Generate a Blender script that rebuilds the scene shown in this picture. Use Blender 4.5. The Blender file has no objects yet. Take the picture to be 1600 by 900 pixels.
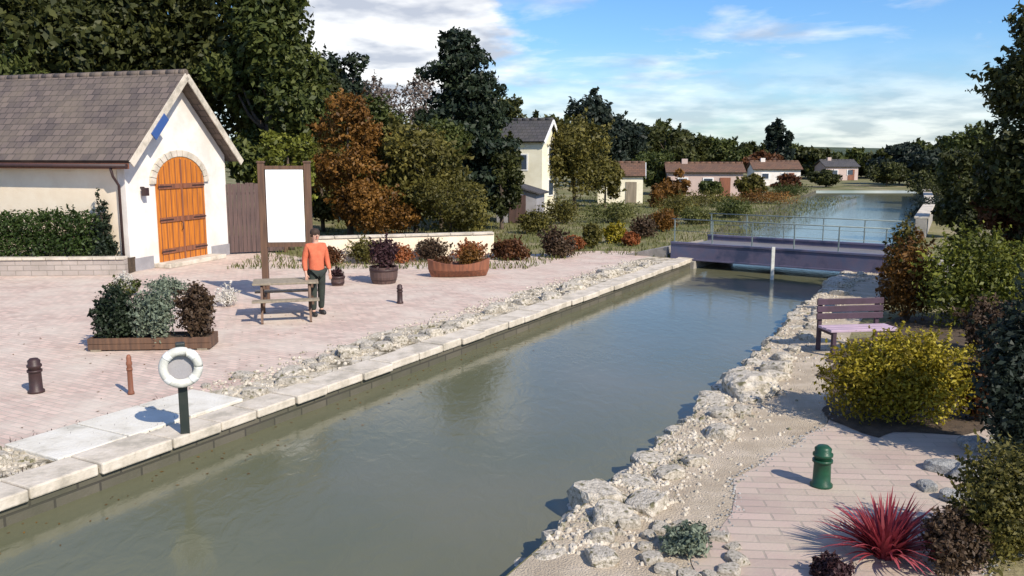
import bpy, bmesh, math, random
import numpy as np
from mathutils import Vector, Matrix, noise
from mathutils.geometry import tessellate_polygon
R = math.radians
random.seed(7)
rng = np.random.default_rng(7)
sc = bpy.context.scene
COL = sc.collection

# ---------------------------------------------------------------- camera
H = 3.2; PITCH = R(8.84); F = 1350.0
cam_d = bpy.data.cameras.new('camera'); cam = bpy.data.objects.new('camera', cam_d); COL.objects.link(cam)
cam.location = (0, 0, H); cam.rotation_euler = (R(90) - PITCH, 0, 0)
cam_d.sensor_width = 36; cam_d.lens = 36 * F / 1600; cam_d.clip_end = 3000; cam_d.clip_start = 0.05
sc.camera = cam

# ---------------------------------------------------------------- sky, sun, exposure
SUN_EL = R(39); SUN_DIR = Vector((0.64, -0.77, 0)).normalized()
sun_vec = Vector((SUN_DIR.x * math.cos(SUN_EL), SUN_DIR.y * math.cos(SUN_EL), math.sin(SUN_EL)))
sd = bpy.data.lights.new('sun', 'SUN'); sd.energy = 4.6; sd.angle = R(0.55); sd.color = (1.0, 0.90, 0.76)
so = bpy.data.objects.new('sun', sd); COL.objects.link(so)
so.rotation_euler = (-sun_vec).to_track_quat('-Z', 'Y').to_euler()
W = bpy.data.worlds.new('World'); sc.world = W; W.use_nodes = True
nt = W.node_tree; N = nt.nodes; L = nt.links; N.clear()
wo = N.new('ShaderNodeOutputWorld'); bg = N.new('ShaderNodeBackground'); bg.inputs[1].default_value = 0.13
sky = N.new('ShaderNodeTexSky'); sky.sky_type = 'NISHITA'; sky.sun_disc = False
sky.sun_elevation = SUN_EL; sky.sun_rotation = math.atan2(SUN_DIR.x, SUN_DIR.y)
sky.air_density = 1.1; sky.dust_density = 0.4; sky.ozone_density = 2.0
tc = N.new('ShaderNodeTexCoord'); sep = N.new('ShaderNodeSeparateXYZ'); L.new(tc.outputs['Generated'], sep.inputs[0])
def wm(op, a, b=None, clamp=False):
    m = N.new('ShaderNodeMath'); m.operation = op; m.use_clamp = clamp
    for i, v in enumerate((a, b)):
        if v is None: continue
        if isinstance(v, (int, float)): m.inputs[i].default_value = v
        else: L.new(v, m.inputs[i])
    return m.outputs[0]
zz = wm('ADD', wm('MAXIMUM', sep.outputs['Z'], 0.0), 0.16)
cmb = N.new('ShaderNodeCombineXYZ'); L.new(wm('DIVIDE', sep.outputs['X'], zz), cmb.inputs[0]); L.new(wm('DIVIDE', sep.outputs['Y'], zz), cmb.inputs[1])
cmb.inputs[2].default_value = 3.3
n1 = N.new('ShaderNodeTexNoise'); n1.inputs['Scale'].default_value = 1.15; n1.inputs['Detail'].default_value = 9; n1.inputs['Roughness'].default_value = 0.56
n1.inputs['Distortion'].default_value = 0.25
L.new(cmb.outputs[0], n1.inputs['Vector'])
cr = N.new('ShaderNodeValToRGB'); cr.color_ramp.elements[0].position = 0.50; cr.color_ramp.elements[1].position = 0.68
L.new(n1.outputs[0], cr.inputs[0])
n2 = N.new('ShaderNodeTexNoise'); n2.inputs['Scale'].default_value = 3.4; n2.inputs['Detail'].default_value = 6
L.new(cmb.outputs[0], n2.inputs['Vector'])
cc = N.new('ShaderNodeValToRGB'); cc.color_ramp.elements[0].position = 0.38; cc.color_ramp.elements[0].color = (3.6, 3.8, 4.3, 1)
cc.color_ramp.elements[1].position = 0.6; cc.color_ramp.elements[1].color = (7.6, 7.5, 7.3, 1)
L.new(n2.outputs[0], cc.inputs[0])
mx = N.new('ShaderNodeMix'); mx.data_type = 'RGBA'
hs = N.new('ShaderNodeHueSaturation'); hs.inputs['Saturation'].default_value = 1.15; L.new(sky.outputs[0], hs.inputs['Color'])
tint = N.new('ShaderNodeMix'); tint.data_type = 'RGBA'; tint.blend_type = 'MULTIPLY'; tint.inputs['Factor'].default_value = 1; tint.inputs['B'].default_value = (.52, .72, 1.0, 1); L.new(hs.outputs[0], tint.inputs['A'])
def smooth(v, a, b):
    m = N.new('ShaderNodeMapRange'); m.interpolation_type = 'SMOOTHSTEP'; L.new(v, m.inputs[0]); m.inputs[1].default_value = a; m.inputs[2].default_value = b; return m.outputs[0]
# a broken grey-white bank low over the horizon and a cumulus standing in the north-west
nb3 = N.new('ShaderNodeTexNoise'); nb3.inputs['Scale'].default_value = 5.0; nb3.inputs['Detail'].default_value = 8; nb3.inputs['Roughness'].default_value = .6
mp3 = N.new('ShaderNodeMapping'); mp3.inputs['Scale'].default_value = (1, 1, 3.2); L.new(tc.outputs['Generated'], mp3.inputs[0]); L.new(mp3.outputs[0], nb3.inputs['Vector'])
low = wm('MULTIPLY', wm('SUBTRACT', 1.0, smooth(sep.outputs['Z'], .03, .125)), smooth(nb3.outputs[0], .30, .56))
vd = N.new('ShaderNodeVectorMath'); vd.operation = 'DISTANCE'; L.new(tc.outputs['Generated'], vd.inputs[0]); vd.inputs[1].default_value = (-0.155, .975, .165)
cum = smooth(wm('ADD', wm('SUBTRACT', .19, vd.outputs['Value']), wm('MULTIPLY', wm('SUBTRACT', nb3.outputs[0], .5), .35)), .0, .06)
cf = wm('MAXIMUM', wm('MAXIMUM', wm('MULTIPLY', cr.outputs[0], .9), wm('MULTIPLY', low, .55)), wm('MULTIPLY', cum, .93))
L.new(cf, mx.inputs['Factor']); L.new(tint.outputs['Result'], mx.inputs['A']); L.new(cc.outputs[0], mx.inputs['B'])
L.new(mx.outputs['Result'], bg.inputs[0]); L.new(bg.outputs[0], wo.inputs[0])
sc.view_settings.view_transform = 'Standard'; sc.view_settings.look = 'None'; sc.view_settings.exposure = 0.36
sc.view_settings.gamma = 1.0; sc.view_settings.use_curve_mapping = False

# ---------------------------------------------------------------- helpers
CP, SP = math.cos(PITCH), math.sin(PITCH)
def G(x, y, z=0.0):                      # the world point of height z seen at photo position x, y
    d = Vector((x - 800, F * CP - (y - 450) * SP, -F * SP - (y - 450) * CP))
    return Vector((0, 0, H)) + d * ((z - H) / d.z)
def XA(px, Y, z=0.0): return (px - 800) / F * (Y * CP + (H - z) * SP)
def ZA(py, Y):                           # height seen at photo row py at distance Y
    d = Vector((0, F * CP - (py - 450) * SP, -F * SP - (py - 450) * CP)); return H + d.z * Y / d.y

def tag(o, label=None, cat=None, group=None, kind=None):
    if label: o['label'] = label
    if cat: o['category'] = cat
    if group: o['group'] = group
    if kind: o['kind'] = kind
    return o
def link(o, parent=None):
    COL.objects.link(o)
    if parent is not None: o.parent = parent
    return o
def thing(name, label, cat, loc=(0, 0, 0), rz=0.0, group=None):
    o = bpy.data.objects.new(name, None); o.empty_display_size = .2
    link(o); o.location = loc; o.rotation_euler = (0, 0, rz)
    return tag(o, label, cat, group)
def dup(root, loc, rz=0.0, label=None, scale=None):
    def cp(o, par):
        c = o.copy(); COL.objects.link(c); c.parent = par
        for ch in [q for q in COL.objects if q.parent == o and q != c]: cp(ch, c)
        return c
    r = cp(root, None); r.location = loc; r.rotation_euler = (0, 0, rz)
    if label: r['label'] = label
    if scale is not None: r.scale = scale if hasattr(scale, '__len__') else (scale,) * 3
    return r

class MB:
    def __init__(s): s.v = []; s.f = []; s.sm = []
    def add(s, vs, fs, smooth=False):
        b = len(s.v); s.v += [tuple(v) for v in vs]
        for f in fs: s.f.append([i + b for i in f]); s.sm.append(smooth)
    def box(s, x0, y0, z0, x1, y1, z1, m=None):
        vs = [Vector(p) for p in ((x0,y0,z0),(x1,y0,z0),(x1,y1,z0),(x0,y1,z0),(x0,y0,z1),(x1,y0,z1),(x1,y1,z1),(x0,y1,z1))]
        if m is not None: vs = [m @ v for v in vs]
        s.add(vs, [(0,3,2,1),(4,5,6,7),(0,1,5,4),(1,2,6,5),(2,3,7,6),(3,0,4,7)])
        return s
    def bar(s, a, b, w, h, up=(0, 0, 1)):
        a, b = Vector(a), Vector(b); d = (b - a).normalized(); up = Vector(up)
        if abs(d.dot(up)) > .98: up = Vector((1, 0, 0))
        r = d.cross(up).normalized(); u = r.cross(d)
        vs = []
        for p in (a, b):
            for (i, j) in ((-1,-1),(1,-1),(1,1),(-1,1)): vs.append(p + r * (i * w / 2) + u * (j * h / 2))
        s.add(vs, [(0,1,2,3),(7,6,5,4),(0,4,5,1),(1,5,6,2),(2,6,7,3),(3,7,4,0)])
        return s
    def tube(s, pts, rad, seg=10, smooth=True, cap=True):
        pts = [Vector(p) for p in pts]; n = len(pts)
        if not hasattr(rad, '__len__'): rad = [rad] * n
        vs = []; ref = Vector((1, 0, 0))
        for i, p in enumerate(pts):
            d = (pts[min(i+1, n-1)] - pts[max(i-1, 0)]).normalized()
            if abs(d.dot(ref)) > .9: ref = Vector((0, 1, 0)) if abs(d.y) < .9 else Vector((0, 0, 1))
            r = (ref - d * ref.dot(d)).normalized(); u = d.cross(r)
            for k in range(seg):
                t = 2 * math.pi * k / seg; vs.append(p + (r * math.cos(t) + u * math.sin(t)) * rad[i])
        fs = [(i*seg+k, i*seg+(k+1) % seg, (i+1)*seg+(k+1) % seg, (i+1)*seg+k) for i in range(n-1) for k in range(seg)]
        s.add(vs, fs, smooth)
        if cap:
            b = len(s.v) - n * seg
            s.f.append([b + k for k in range(seg)][::-1]); s.sm.append(False)
            s.f.append([b + (n-1)*seg + k for k in range(seg)]); s.sm.append(False)
        return s
    def lathe(s, prof, seg=24, c=(0, 0, 0), smooth=True):
        s.tube([(c[0], c[1], c[2] + z) for r, z in prof], [max(r, 1e-4) for r, z in prof], seg, smooth)
        return s
    def prism(s, poly, z0, z1):
        n = len(poly)
        vs = [(p[0], p[1], z0) for p in poly] + [(p[0], p[1], z1) for p in poly]
        tris = tessellate_polygon([[Vector((p[0], p[1], 0)) for p in poly]])
        s.add(vs, [tuple(t) for t in tris] + [tuple(i + n for i in t) for t in tris] + [(i, (i+1) % n, (i+1) % n + n, i + n) for i in range(n)])
        return s
    def build(s, name, mat, parent=None, bevel=0, seg=2):
        me = bpy.data.meshes.new(name); me.from_pydata(s.v, [], s.f)
        me.polygons.foreach_set('use_smooth', s.sm)
        me.materials.append(mat); me.update()
        bm = bmesh.new(); bm.from_mesh(me); bmesh.ops.recalc_face_normals(bm, faces=bm.faces); bm.to_mesh(me); bm.free()
        o = link(bpy.data.objects.new(name, me), parent)
        if bevel:
            b = o.modifiers.new('b', 'BEVEL'); b.width = bevel; b.segments = seg; b.limit_method = 'ANGLE'
        return o

# ---------------------------------------------------------------- materials
def newmat(name):
    m = bpy.data.materials.new(name); m.use_nodes = True; nt = m.node_tree
    return m, nt, nt.nodes, nt.links, nt.nodes['Principled BSDF']
def rgba(c): return (c[0], c[1], c[2], 1)
def pmat(name, c1, c2=None, scale=4, rough=.8, bump=.2, bscale=30, metallic=0, c3=None, dist=.02, spec=.4, lo=.38, hi=.62):
    m, nt, N, L, B = newmat(name)
    c2 = c2 or tuple(v * .7 for v in c1)
    tc = N.new('ShaderNodeTexCoord')
    n = N.new('ShaderNodeTexNoise'); n.inputs['Scale'].default_value = scale; n.inputs['Detail'].default_value = 8; n.inputs['Roughness'].default_value = .65
    L.new(tc.outputs['Object'], n.inputs['Vector'])
    cr = N.new('ShaderNodeValToRGB'); e = cr.color_ramp.elements
    e[0].position = lo; e[0].color = rgba(c1); e[1].position = hi; e[1].color = rgba(c2)
    if c3: k = e.new((lo + hi) / 2); k.color = rgba(c3)
    L.new(n.outputs[0], cr.inputs[0]); L.new(cr.outputs[0], B.inputs['Base Color'])
    B.inputs['Roughness'].default_value = rough; B.inputs['Metallic'].default_value = metallic
    B.inputs['Specular IOR Level'].default_value = spec
    if bump:
        nb = N.new('ShaderNodeTexNoise'); nb.inputs['Scale'].default_value = bscale; nb.inputs['Detail'].default_value = 6
        L.new(tc.outputs['Object'], nb.inputs['Vector'])
        bp = N.new('ShaderNodeBump'); bp.inputs['Strength'].default_value = bump; bp.inputs['Distance'].default_value = dist
        L.new(nb.outputs[0], bp.inputs['Height']); L.new(bp.outputs[0], B.inputs['Normal'])
    return m
def leafmat(name, dark, mid, light, trans=.3, rough=.55):
    m, nt, N, L, B = newmat(name)
    g = N.new('ShaderNodeNewGeometry'); cr = N.new('ShaderNodeValToRGB'); e = cr.color_ramp.elements
    e[0].position = 0; e[0].color = rgba(dark); e[1].position = 1; e[1].color = rgba(light); k = e.new(.5); k.color = rgba(mid)
    tc = N.new('ShaderNodeTexCoord'); n = N.new('ShaderNodeTexNoise'); n.inputs['Scale'].default_value = .9; n.inputs['Detail'].default_value = 3
    L.new(tc.outputs['Object'], n.inputs['Vector'])
    a = N.new('ShaderNodeMath'); a.operation = 'MULTIPLY_ADD'; a.inputs[1].default_value = .45
    L.new(g.outputs['Random Per Island'], a.inputs[0])
    b = N.new('ShaderNodeMath'); b.operation = 'MULTIPLY_ADD'; b.inputs[1].default_value = 1.6; b.inputs[2].default_value = -.5
    L.new(n.outputs[0], b.inputs[0]); L.new(b.outputs[0], a.inputs[2]); L.new(a.outputs[0], cr.inputs[0])
    L.new(cr.outputs[0], B.inputs['Base Color']); B.inputs['Roughness'].default_value = rough
    B.inputs['Specular IOR Level'].default_value = .3
    t = N.new('ShaderNodeBsdfTranslucent'); L.new(cr.outputs[0], t.inputs[0])
    ms = N.new('ShaderNodeMixShader'); ms.inputs[0].default_value = trans
    out = N['Material Output']; L.new(B.outputs[0], ms.inputs[1]); L.new(t.outputs[0], ms.inputs[2]); L.new(ms.outputs[0], out.inputs[0])
    return m
def brickmat(name, c1, c2, mortar, bw, bh, rot=0.0, msize=.01, rough=.85, dirt=(.18,.16,.13), bump=.4, dirt_amt=.6, offset=.5, wall=None):
    m, nt, N, L, B = newmat(name)
    tc = N.new('ShaderNodeTexCoord'); mp = N.new('ShaderNodeMapping'); mp.inputs['Rotation'].default_value = (0, 0, rot)
    L.new(tc.outputs['Object'], mp.inputs[0])
    br = N.new('ShaderNodeTexBrick'); br.inputs['Scale'].default_value = 1; br.inputs['Brick Width'].default_value = bw; br.inputs['Row Height'].default_value = bh
    br.inputs['Mortar Size'].default_value = msize; br.inputs['Mortar Smooth'].default_value = .3; br.offset = offset
    br.inputs['Color1'].default_value = rgba(c1); br.inputs['Color2'].default_value = rgba(c2); br.inputs['Mortar'].default_value = rgba(mortar)
    if wall:
        vm = N.new('ShaderNodeVectorMath'); vm.operation = 'DOT_PRODUCT'; vm.inputs[1].default_value = (wall[0], wall[1], 0); L.new(tc.outputs['Object'], vm.inputs[0])
        sx = N.new('ShaderNodeSeparateXYZ'); L.new(tc.outputs['Object'], sx.inputs[0]); cx = N.new('ShaderNodeCombineXYZ')
        L.new(vm.outputs['Value'], cx.inputs[0]); L.new(sx.outputs['Z'], cx.inputs[1]); L.new(cx.outputs[0], br.inputs['Vector'])
    else: L.new(mp.outputs[0], br.inputs['Vector'])
    n = N.new('ShaderNodeTexNoise'); n.inputs['Scale'].default_value = .8; n.inputs['Detail'].default_value = 9; n.inputs['Roughness'].default_value = .7
    L.new(tc.outputs['Object'], n.inputs['Vector'])
    cr = N.new('ShaderNodeValToRGB'); cr.color_ramp.elements[0].position = .42; cr.color_ramp.elements[1].position = .7
    L.new(n.outputs[0], cr.inputs[0])
    mm = N.new('ShaderNodeMath'); mm.operation = 'MULTIPLY'; mm.inputs[1].default_value = dirt_amt; L.new(cr.outputs[0], mm.inputs[0])
    mx = N.new('ShaderNodeMix'); mx.data_type = 'RGBA'; L.new(mm.outputs[0], mx.inputs['Factor']); L.new(br.outputs[0], mx.inputs['A']); mx.inputs['B'].default_value = rgba(dirt)
    L.new(mx.outputs['Result'], B.inputs['Base Color']); B.inputs['Roughness'].default_value = rough
    n3 = N.new('ShaderNodeTexNoise'); n3.inputs['Scale'].default_value = 40; L.new(tc.outputs['Object'], n3.inputs['Vector'])
    ad = N.new('ShaderNodeMath'); ad.operation = 'MULTIPLY_ADD'; ad.inputs[1].default_value = -1.2; L.new(br.outputs['Fac'], ad.inputs[0]); L.new(n3.outputs[0], ad.inputs[2])
    bp = N.new('ShaderNodeBump'); bp.inputs['Strength'].default_value = bump; bp.inputs['Distance'].default_value = .01
    L.new(ad.outputs[0], bp.inputs['Height']); L.new(bp.outputs[0], B.inputs['Normal'])
    return m

M = {}
M['pave'] = brickmat('pink_paving', (.64,.48,.40), (.46,.345,.29), (.40,.34,.28), .21, .105, R(29), .010, dirt=(.62,.55,.46), dirt_amt=.9)
M['pathstone0'] = brickmat('sand_paving', (.50,.41,.30), (.41,.34,.26), (.33,.28,.21), .42, .30, R(-61), .012, dirt=(.36,.30,.22), dirt_amt=.6)
M['pathstone'] = pmat('sandy_gravel_path', (.60,.51,.40), (.36,.29,.21), 2.2, .95, 1.0, 55, c3=(.46,.385,.285), dist=.03, lo=.3, hi=.72)
M['pinkslab'] = brickmat('pink_slab_paving', (.48,.37,.315), (.36,.275,.235), (.30,.25,.21), .45, .15, R(4), .012, dirt=(.46,.40,.31), dirt_amt=.95)
M['coping'] = pmat('coping_stone', (.62,.56,.47), (.40,.36,.29), 3, .85, .5, 18, c3=(.55,.49,.40))
M['rock'] = pmat('limestone', (.60,.55,.46), (.30,.27,.21), 5, .9, .8, 14, c3=(.48,.43,.35), dist=.03)
nt_ = M['rock'].node_tree; N_ = nt_.nodes; L_ = nt_.links; B_ = N_['Principled BSDF']; src = B_.inputs['Base Color'].links[0].from_socket
gn = N_.new('ShaderNodeTexNoise'); gn.inputs['Scale'].default_value = 2.7; gn.inputs['Detail'].default_value = 7; tcx = N_.new('ShaderNodeTexCoord'); L_.new(tcx.outputs['Object'], gn.inputs['Vector'])
gr = N_.new('ShaderNodeValToRGB'); gr.color_ramp.elements[0].position = .56; gr.color_ramp.elements[1].position = .66; L_.new(gn.outputs[0], gr.inputs[0])
gx = N_.new('ShaderNodeMix'); gx.data_type = 'RGBA'; L_.new(gr.outputs[0], gx.inputs['Factor']); L_.new(src, gx.inputs['A']); gx.inputs['B'].default_value = (.13,.12,.06,1); L_.new(gx.outputs['Result'], B_.inputs['Base Color'])
M['rockgrey'] = pmat('grey_stone', (.42,.42,.40), (.20,.20,.19), 5, .9, .8, 14, dist=.03)
M['quaywall'] = brickmat('quay_masonry', (.13,.115,.085), (.085,.08,.055), (.05,.045,.035), .5, .15, 0, .015, dirt=(.05,.055,.03), wall=(.5, .866))
M['ground'] = pmat('grass_ground', (.10,.11,.032), (.26,.22,.13), .35, .95, .8, 10, c3=(.16,.15,.06), dist=.05)
M['hills'] = pmat('far_hill', (.035,.055,.03), (.06,.08,.035), .03, .95, .8, .25, dist=3)
M['soil'] = pmat('soil', (.10,.07,.045), (.05,.036,.024), 6, .95, .8, 30)
M['white'] = pmat('white_render', (.80,.76,.71), (.66,.61,.55), 1.3, .85, .25, 40)
M['cream'] = pmat('cream_render', (.86,.75,.58), (.78,.65,.48), .9, .85, .25, 40)
M['pinkwall'] = pmat('pink_render', (.55,.42,.37), (.45,.36,.32), .9, .85, .25, 40)
M['paleyellow'] = pmat('pale_yellow_render', (.84,.80,.63), (.72,.67,.50), .9, .85, .2, 40)
M['greywall'] = pmat('grey_render', (.34,.33,.34), (.26,.25,.26), 1.5, .85, .2, 40)
M['roof'] = brickmat('slate_roof', (.155,.12,.105), (.085,.068,.064), (.035,.03,.028), .26, .24, 0, .014, dirt=(.20,.16,.115), dirt_amt=.6, bump=.8)
M['roofdark'] = brickmat('dark_slate', (.075,.07,.075), (.05,.05,.055), (.02,.02,.02), .26, .25, 0, .012, dirt=(.07,.065,.05), dirt_amt=.5, bump=.8)
M['roofbrown'] = brickmat('brown_tile', (.17,.085,.05), (.11,.06,.04), (.04,.03,.02), .26, .25, 0, .012, dirt=(.12,.08,.05), dirt_amt=.5, bump=.8)
def wood(name, c1, c2, sc_=(18, 18, 1.4), rough=.6):
    m, nt, N, L, B = newmat(name)
    tc = N.new('ShaderNodeTexCoord'); mp = N.new('ShaderNodeMapping'); mp.inputs['Scale'].default_value = sc_
    n = N.new('ShaderNodeTexNoise'); n.inputs['Scale'].default_value = 1; n.inputs['Detail'].default_value = 7
    L.new(tc.outputs['Object'], mp.inputs[0]); L.new(mp.outputs[0], n.inputs['Vector'])
    cr = N.new('ShaderNodeValToRGB'); e = cr.color_ramp.elements; e[0].position = .35; e[0].color = rgba(c1); e[1].position = .65; e[1].color = rgba(c2)
    L.new(n.outputs[0], cr.inputs[0]); L.new(cr.outputs[0], B.inputs['Base Color']); B.inputs['Roughness'].default_value = rough
    bp = N.new('ShaderNodeBump'); bp.inputs['Strength'].default_value = .3; bp.inputs['Distance'].default_value = .01
    L.new(n.outputs[0], bp.inputs['Height']); L.new(bp.outputs[0], B.inputs['Normal'])
    return m
M['orangewood'] = wood('orange_door_wood', (.60,.20,.025), (.38,.12,.018), rough=.45)
M['brownwood'] = wood('brown_wood', (.15,.08,.045), (.08,.045,.028))
M['fencewood'] = wood('mauve_brown_wood', (.11,.065,.055), (.065,.04,.036))
M['palewood'] = wood('weathered_wood', (.30,.25,.18), (.19,.16,.115))
M['rustwood'] = wood('rust_wood', (.27,.10,.05), (.15,.06,.035))
M['bark'] = pmat('bark', (.12,.09,.065), (.055,.042,.032), 5, .95, .9, 20, dist=.03)
M['darkmetal'] = pmat('dark_metal', (.020,.028,.024), (.03,.035,.03), 8, .45, .1, 60)
M['greenmetal'] = pmat('green_paint', (.012,.07,.035), (.01,.05,.027), 8, .4, .1, 60)
M['blackiron'] = pmat('black_iron', (.035,.02,.02), (.05,.025,.024), 8, .5, .1, 60)
M['bluesteel'] = pmat('violet_blue_steel', (.085,.10,.17), (.05,.06,.11), 1.1, .5, .15, 20, c3=(.12,.105,.16))
M['teal'] = pmat('teal_grey_paint', (.20,.25,.24), (.15,.19,.19), 2, .5, .1, 20)
M['deck'] = wood('deck_boards', (.20,.19,.20), (.12,.12,.13), (2, 14, 2))
M['concrete'] = pmat('concrete', (.38,.35,.31), (.26,.24,.21), 2, .9, .4, 25)
M['whitepaint'] = pmat('white_paint', (.82,.82,.80), (.76,.76,.74), 2, .5, .05, 20)
M['signwhite'] = pmat('sign_white', (.93,.93,.92), (.90,.90,.89), 2, .4, 0)
M['palegrey'] = pmat('pale_grey_print', (.66,.68,.66), (.74,.75,.73), 12, .5, 0)
M['lilac'] = pmat('lilac_paint', (.46,.34,.42), (.38,.29,.36), 3, .6, .1, 30)
M['purpledark'] = pmat('dark_purple_paint', (.07,.04,.06), (.05,.03,.04), 3, .6, .1, 30)
M['dullwhite'] = pmat('weathered_white', (.62,.62,.57), (.40,.41,.36), 9, .7, .2, 40, lo=.42, hi=.72)
M['red'] = pmat('red_paint', (.55,.06,.03), (.48,.05,.03), 3, .5, .05, 30)
M['skin'] = pmat('skin', (.55,.33,.24), (.50,.29,.21), 20, .6, .05, 60)
M['jacket'] = pmat('orange_red_cloth', (.62,.16,.08), (.50,.12,.06), 9, .9, .4, 60)
M['trousers'] = pmat('dark_green_cloth', (.035,.045,.035), (.025,.03,.027), 9, .9, .4, 60)
M['hair'] = pmat('brown_hair', (.05,.028,.018), (.03,.018,.012), 40, .7, .4, 80)
M['shoe'] = pmat('black_leather', (.02,.02,.02), (.03,.03,.03), 9, .5, .1, 60)
M['eye'] = pmat('eye', (.03,.02,.02), None, 9, .2, 0)
gl, _nt, _N, _L, _B = newmat('window_glass'); M['glass'] = gl
_B.inputs['Base Color'].default_value = (.05,.07,.10,1); _B.inputs['Roughness'].default_value = .06; _B.inputs['Specular IOR Level'].default_value = .9
gl, _nt, _N, _L, _B = newmat('roof_window_glass'); M['blueglass'] = gl
_B.inputs['Base Color'].default_value = (.03,.08,.26,1); _B.inputs['Roughness'].default_value = .4; _B.inputs['Specular IOR Level'].default_value = .9
# murky water
m, nt_, N_, L_, B_ = newmat('murky_water'); M['water'] = m
B_.inputs['Roughness'].default_value = .13; B_.inputs['IOR'].default_value = 1.33
tc_ = N_.new('ShaderNodeTexCoord'); a_ = N_.new('ShaderNodeTexNoise'); a_.inputs['Scale'].default_value = .22; a_.inputs['Detail'].default_value = 5
L_.new(tc_.outputs['Object'], a_.inputs['Vector']); c_ = N_.new('ShaderNodeValToRGB'); c_.color_ramp.elements[0].position = .4; c_.color_ramp.elements[1].position = .65
c_.color_ramp.elements[0].color = (.115,.120,.070,1); c_.color_ramp.elements[1].color = (.145,.140,.088,1)
L_.new(a_.outputs[0], c_.inputs[0]); L_.new(c_.outputs[0], B_.inputs['Base Color'])
mp_ = N_.new('ShaderNodeMapping'); mp_.inputs['Rotation'].default_value = (0, 0, R(29)); mp_.inputs['Scale'].default_value = (1, .55, 1)
L_.new(tc_.outputs['Object'], mp_.inputs[0])
b1 = N_.new('ShaderNodeTexNoise'); b1.inputs['Scale'].default_value = 5.5; b1.inputs['Detail'].default_value = 4; b1.inputs['Distortion'].default_value = .6
L_.new(mp_.outputs[0], b1.inputs['Vector'])
bp_ = N_.new('ShaderNodeBump'); bp_.inputs['Strength'].default_value = .13; bp_.inputs['Distance'].default_value = .05
L_.new(b1.outputs[0], bp_.inputs['Height']); L_.new(bp_.outputs[0], B_.inputs['Normal'])

LM = {
 'deep': leafmat('deep_green_leaf', (.016,.021,.006), (.042,.050,.013), (.11,.115,.03)),
 'mid': leafmat('mid_green_leaf', (.02,.032,.009), (.062,.080,.018), (.14,.155,.04)),
 'fresh': leafmat('fresh_green_leaf', (.035,.045,.008), (.12,.135,.018), (.30,.31,.05)),
 'olive': leafmat('olive_leaf', (.03,.030,.008), (.105,.095,.020), (.22,.19,.045)),
 'copper': leafmat('copper_leaf', (.04,.020,.006), (.16,.075,.014), (.34,.17,.04)),
 'yellow': leafmat('yellow_leaf', (.06,.046,.004), (.25,.20,.012), (.62,.54,.07)),
 'conifer': leafmat('conifer_leaf', (.007,.014,.008), (.016,.028,.014), (.045,.062,.028), .15),
 'sage': leafmat('sage_leaf', (.08,.11,.08), (.17,.21,.15), (.30,.34,.24)),
 'bronze': leafmat('bronze_leaf', (.03,.018,.012), (.08,.05,.03), (.16,.11,.06)),
 'red': leafmat('crimson_leaf', (.12,.012,.02), (.32,.045,.06), (.52,.13,.15)),
 'pinkbare': leafmat('pinkish_leaf', (.06,.045,.04), (.14,.11,.09), (.26,.21,.18)),
 'plum': leafmat('plum_leaf', (.02,.008,.01), (.055,.025,.028), (.11,.055,.06)),
 'brown': leafmat('red_brown_leaf', (.04,.016,.008), (.10,.04,.015), (.18,.08,.03)),
 'navy': leafmat('dark_blue_green_leaf', (.010,.017,.012), (.022,.034,.024), (.045,.06,.04)),
 'hedge': leafmat('hedge_leaf', (.018,.035,.008), (.04,.07,.014), (.08,.12,.03)),
 'flame': leafmat('orange_red_petal_and_leaf', (.05,.05,.015), (.28,.09,.03), (.55,.20,.08)),
 'white': leafmat('white_petal', (.5,.48,.42), (.7,.67,.6), (.85,.82,.76)),
 'grass': leafmat('grass_blade', (.05,.07,.015), (.12,.13,.035), (.22,.21,.08)),
}

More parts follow.
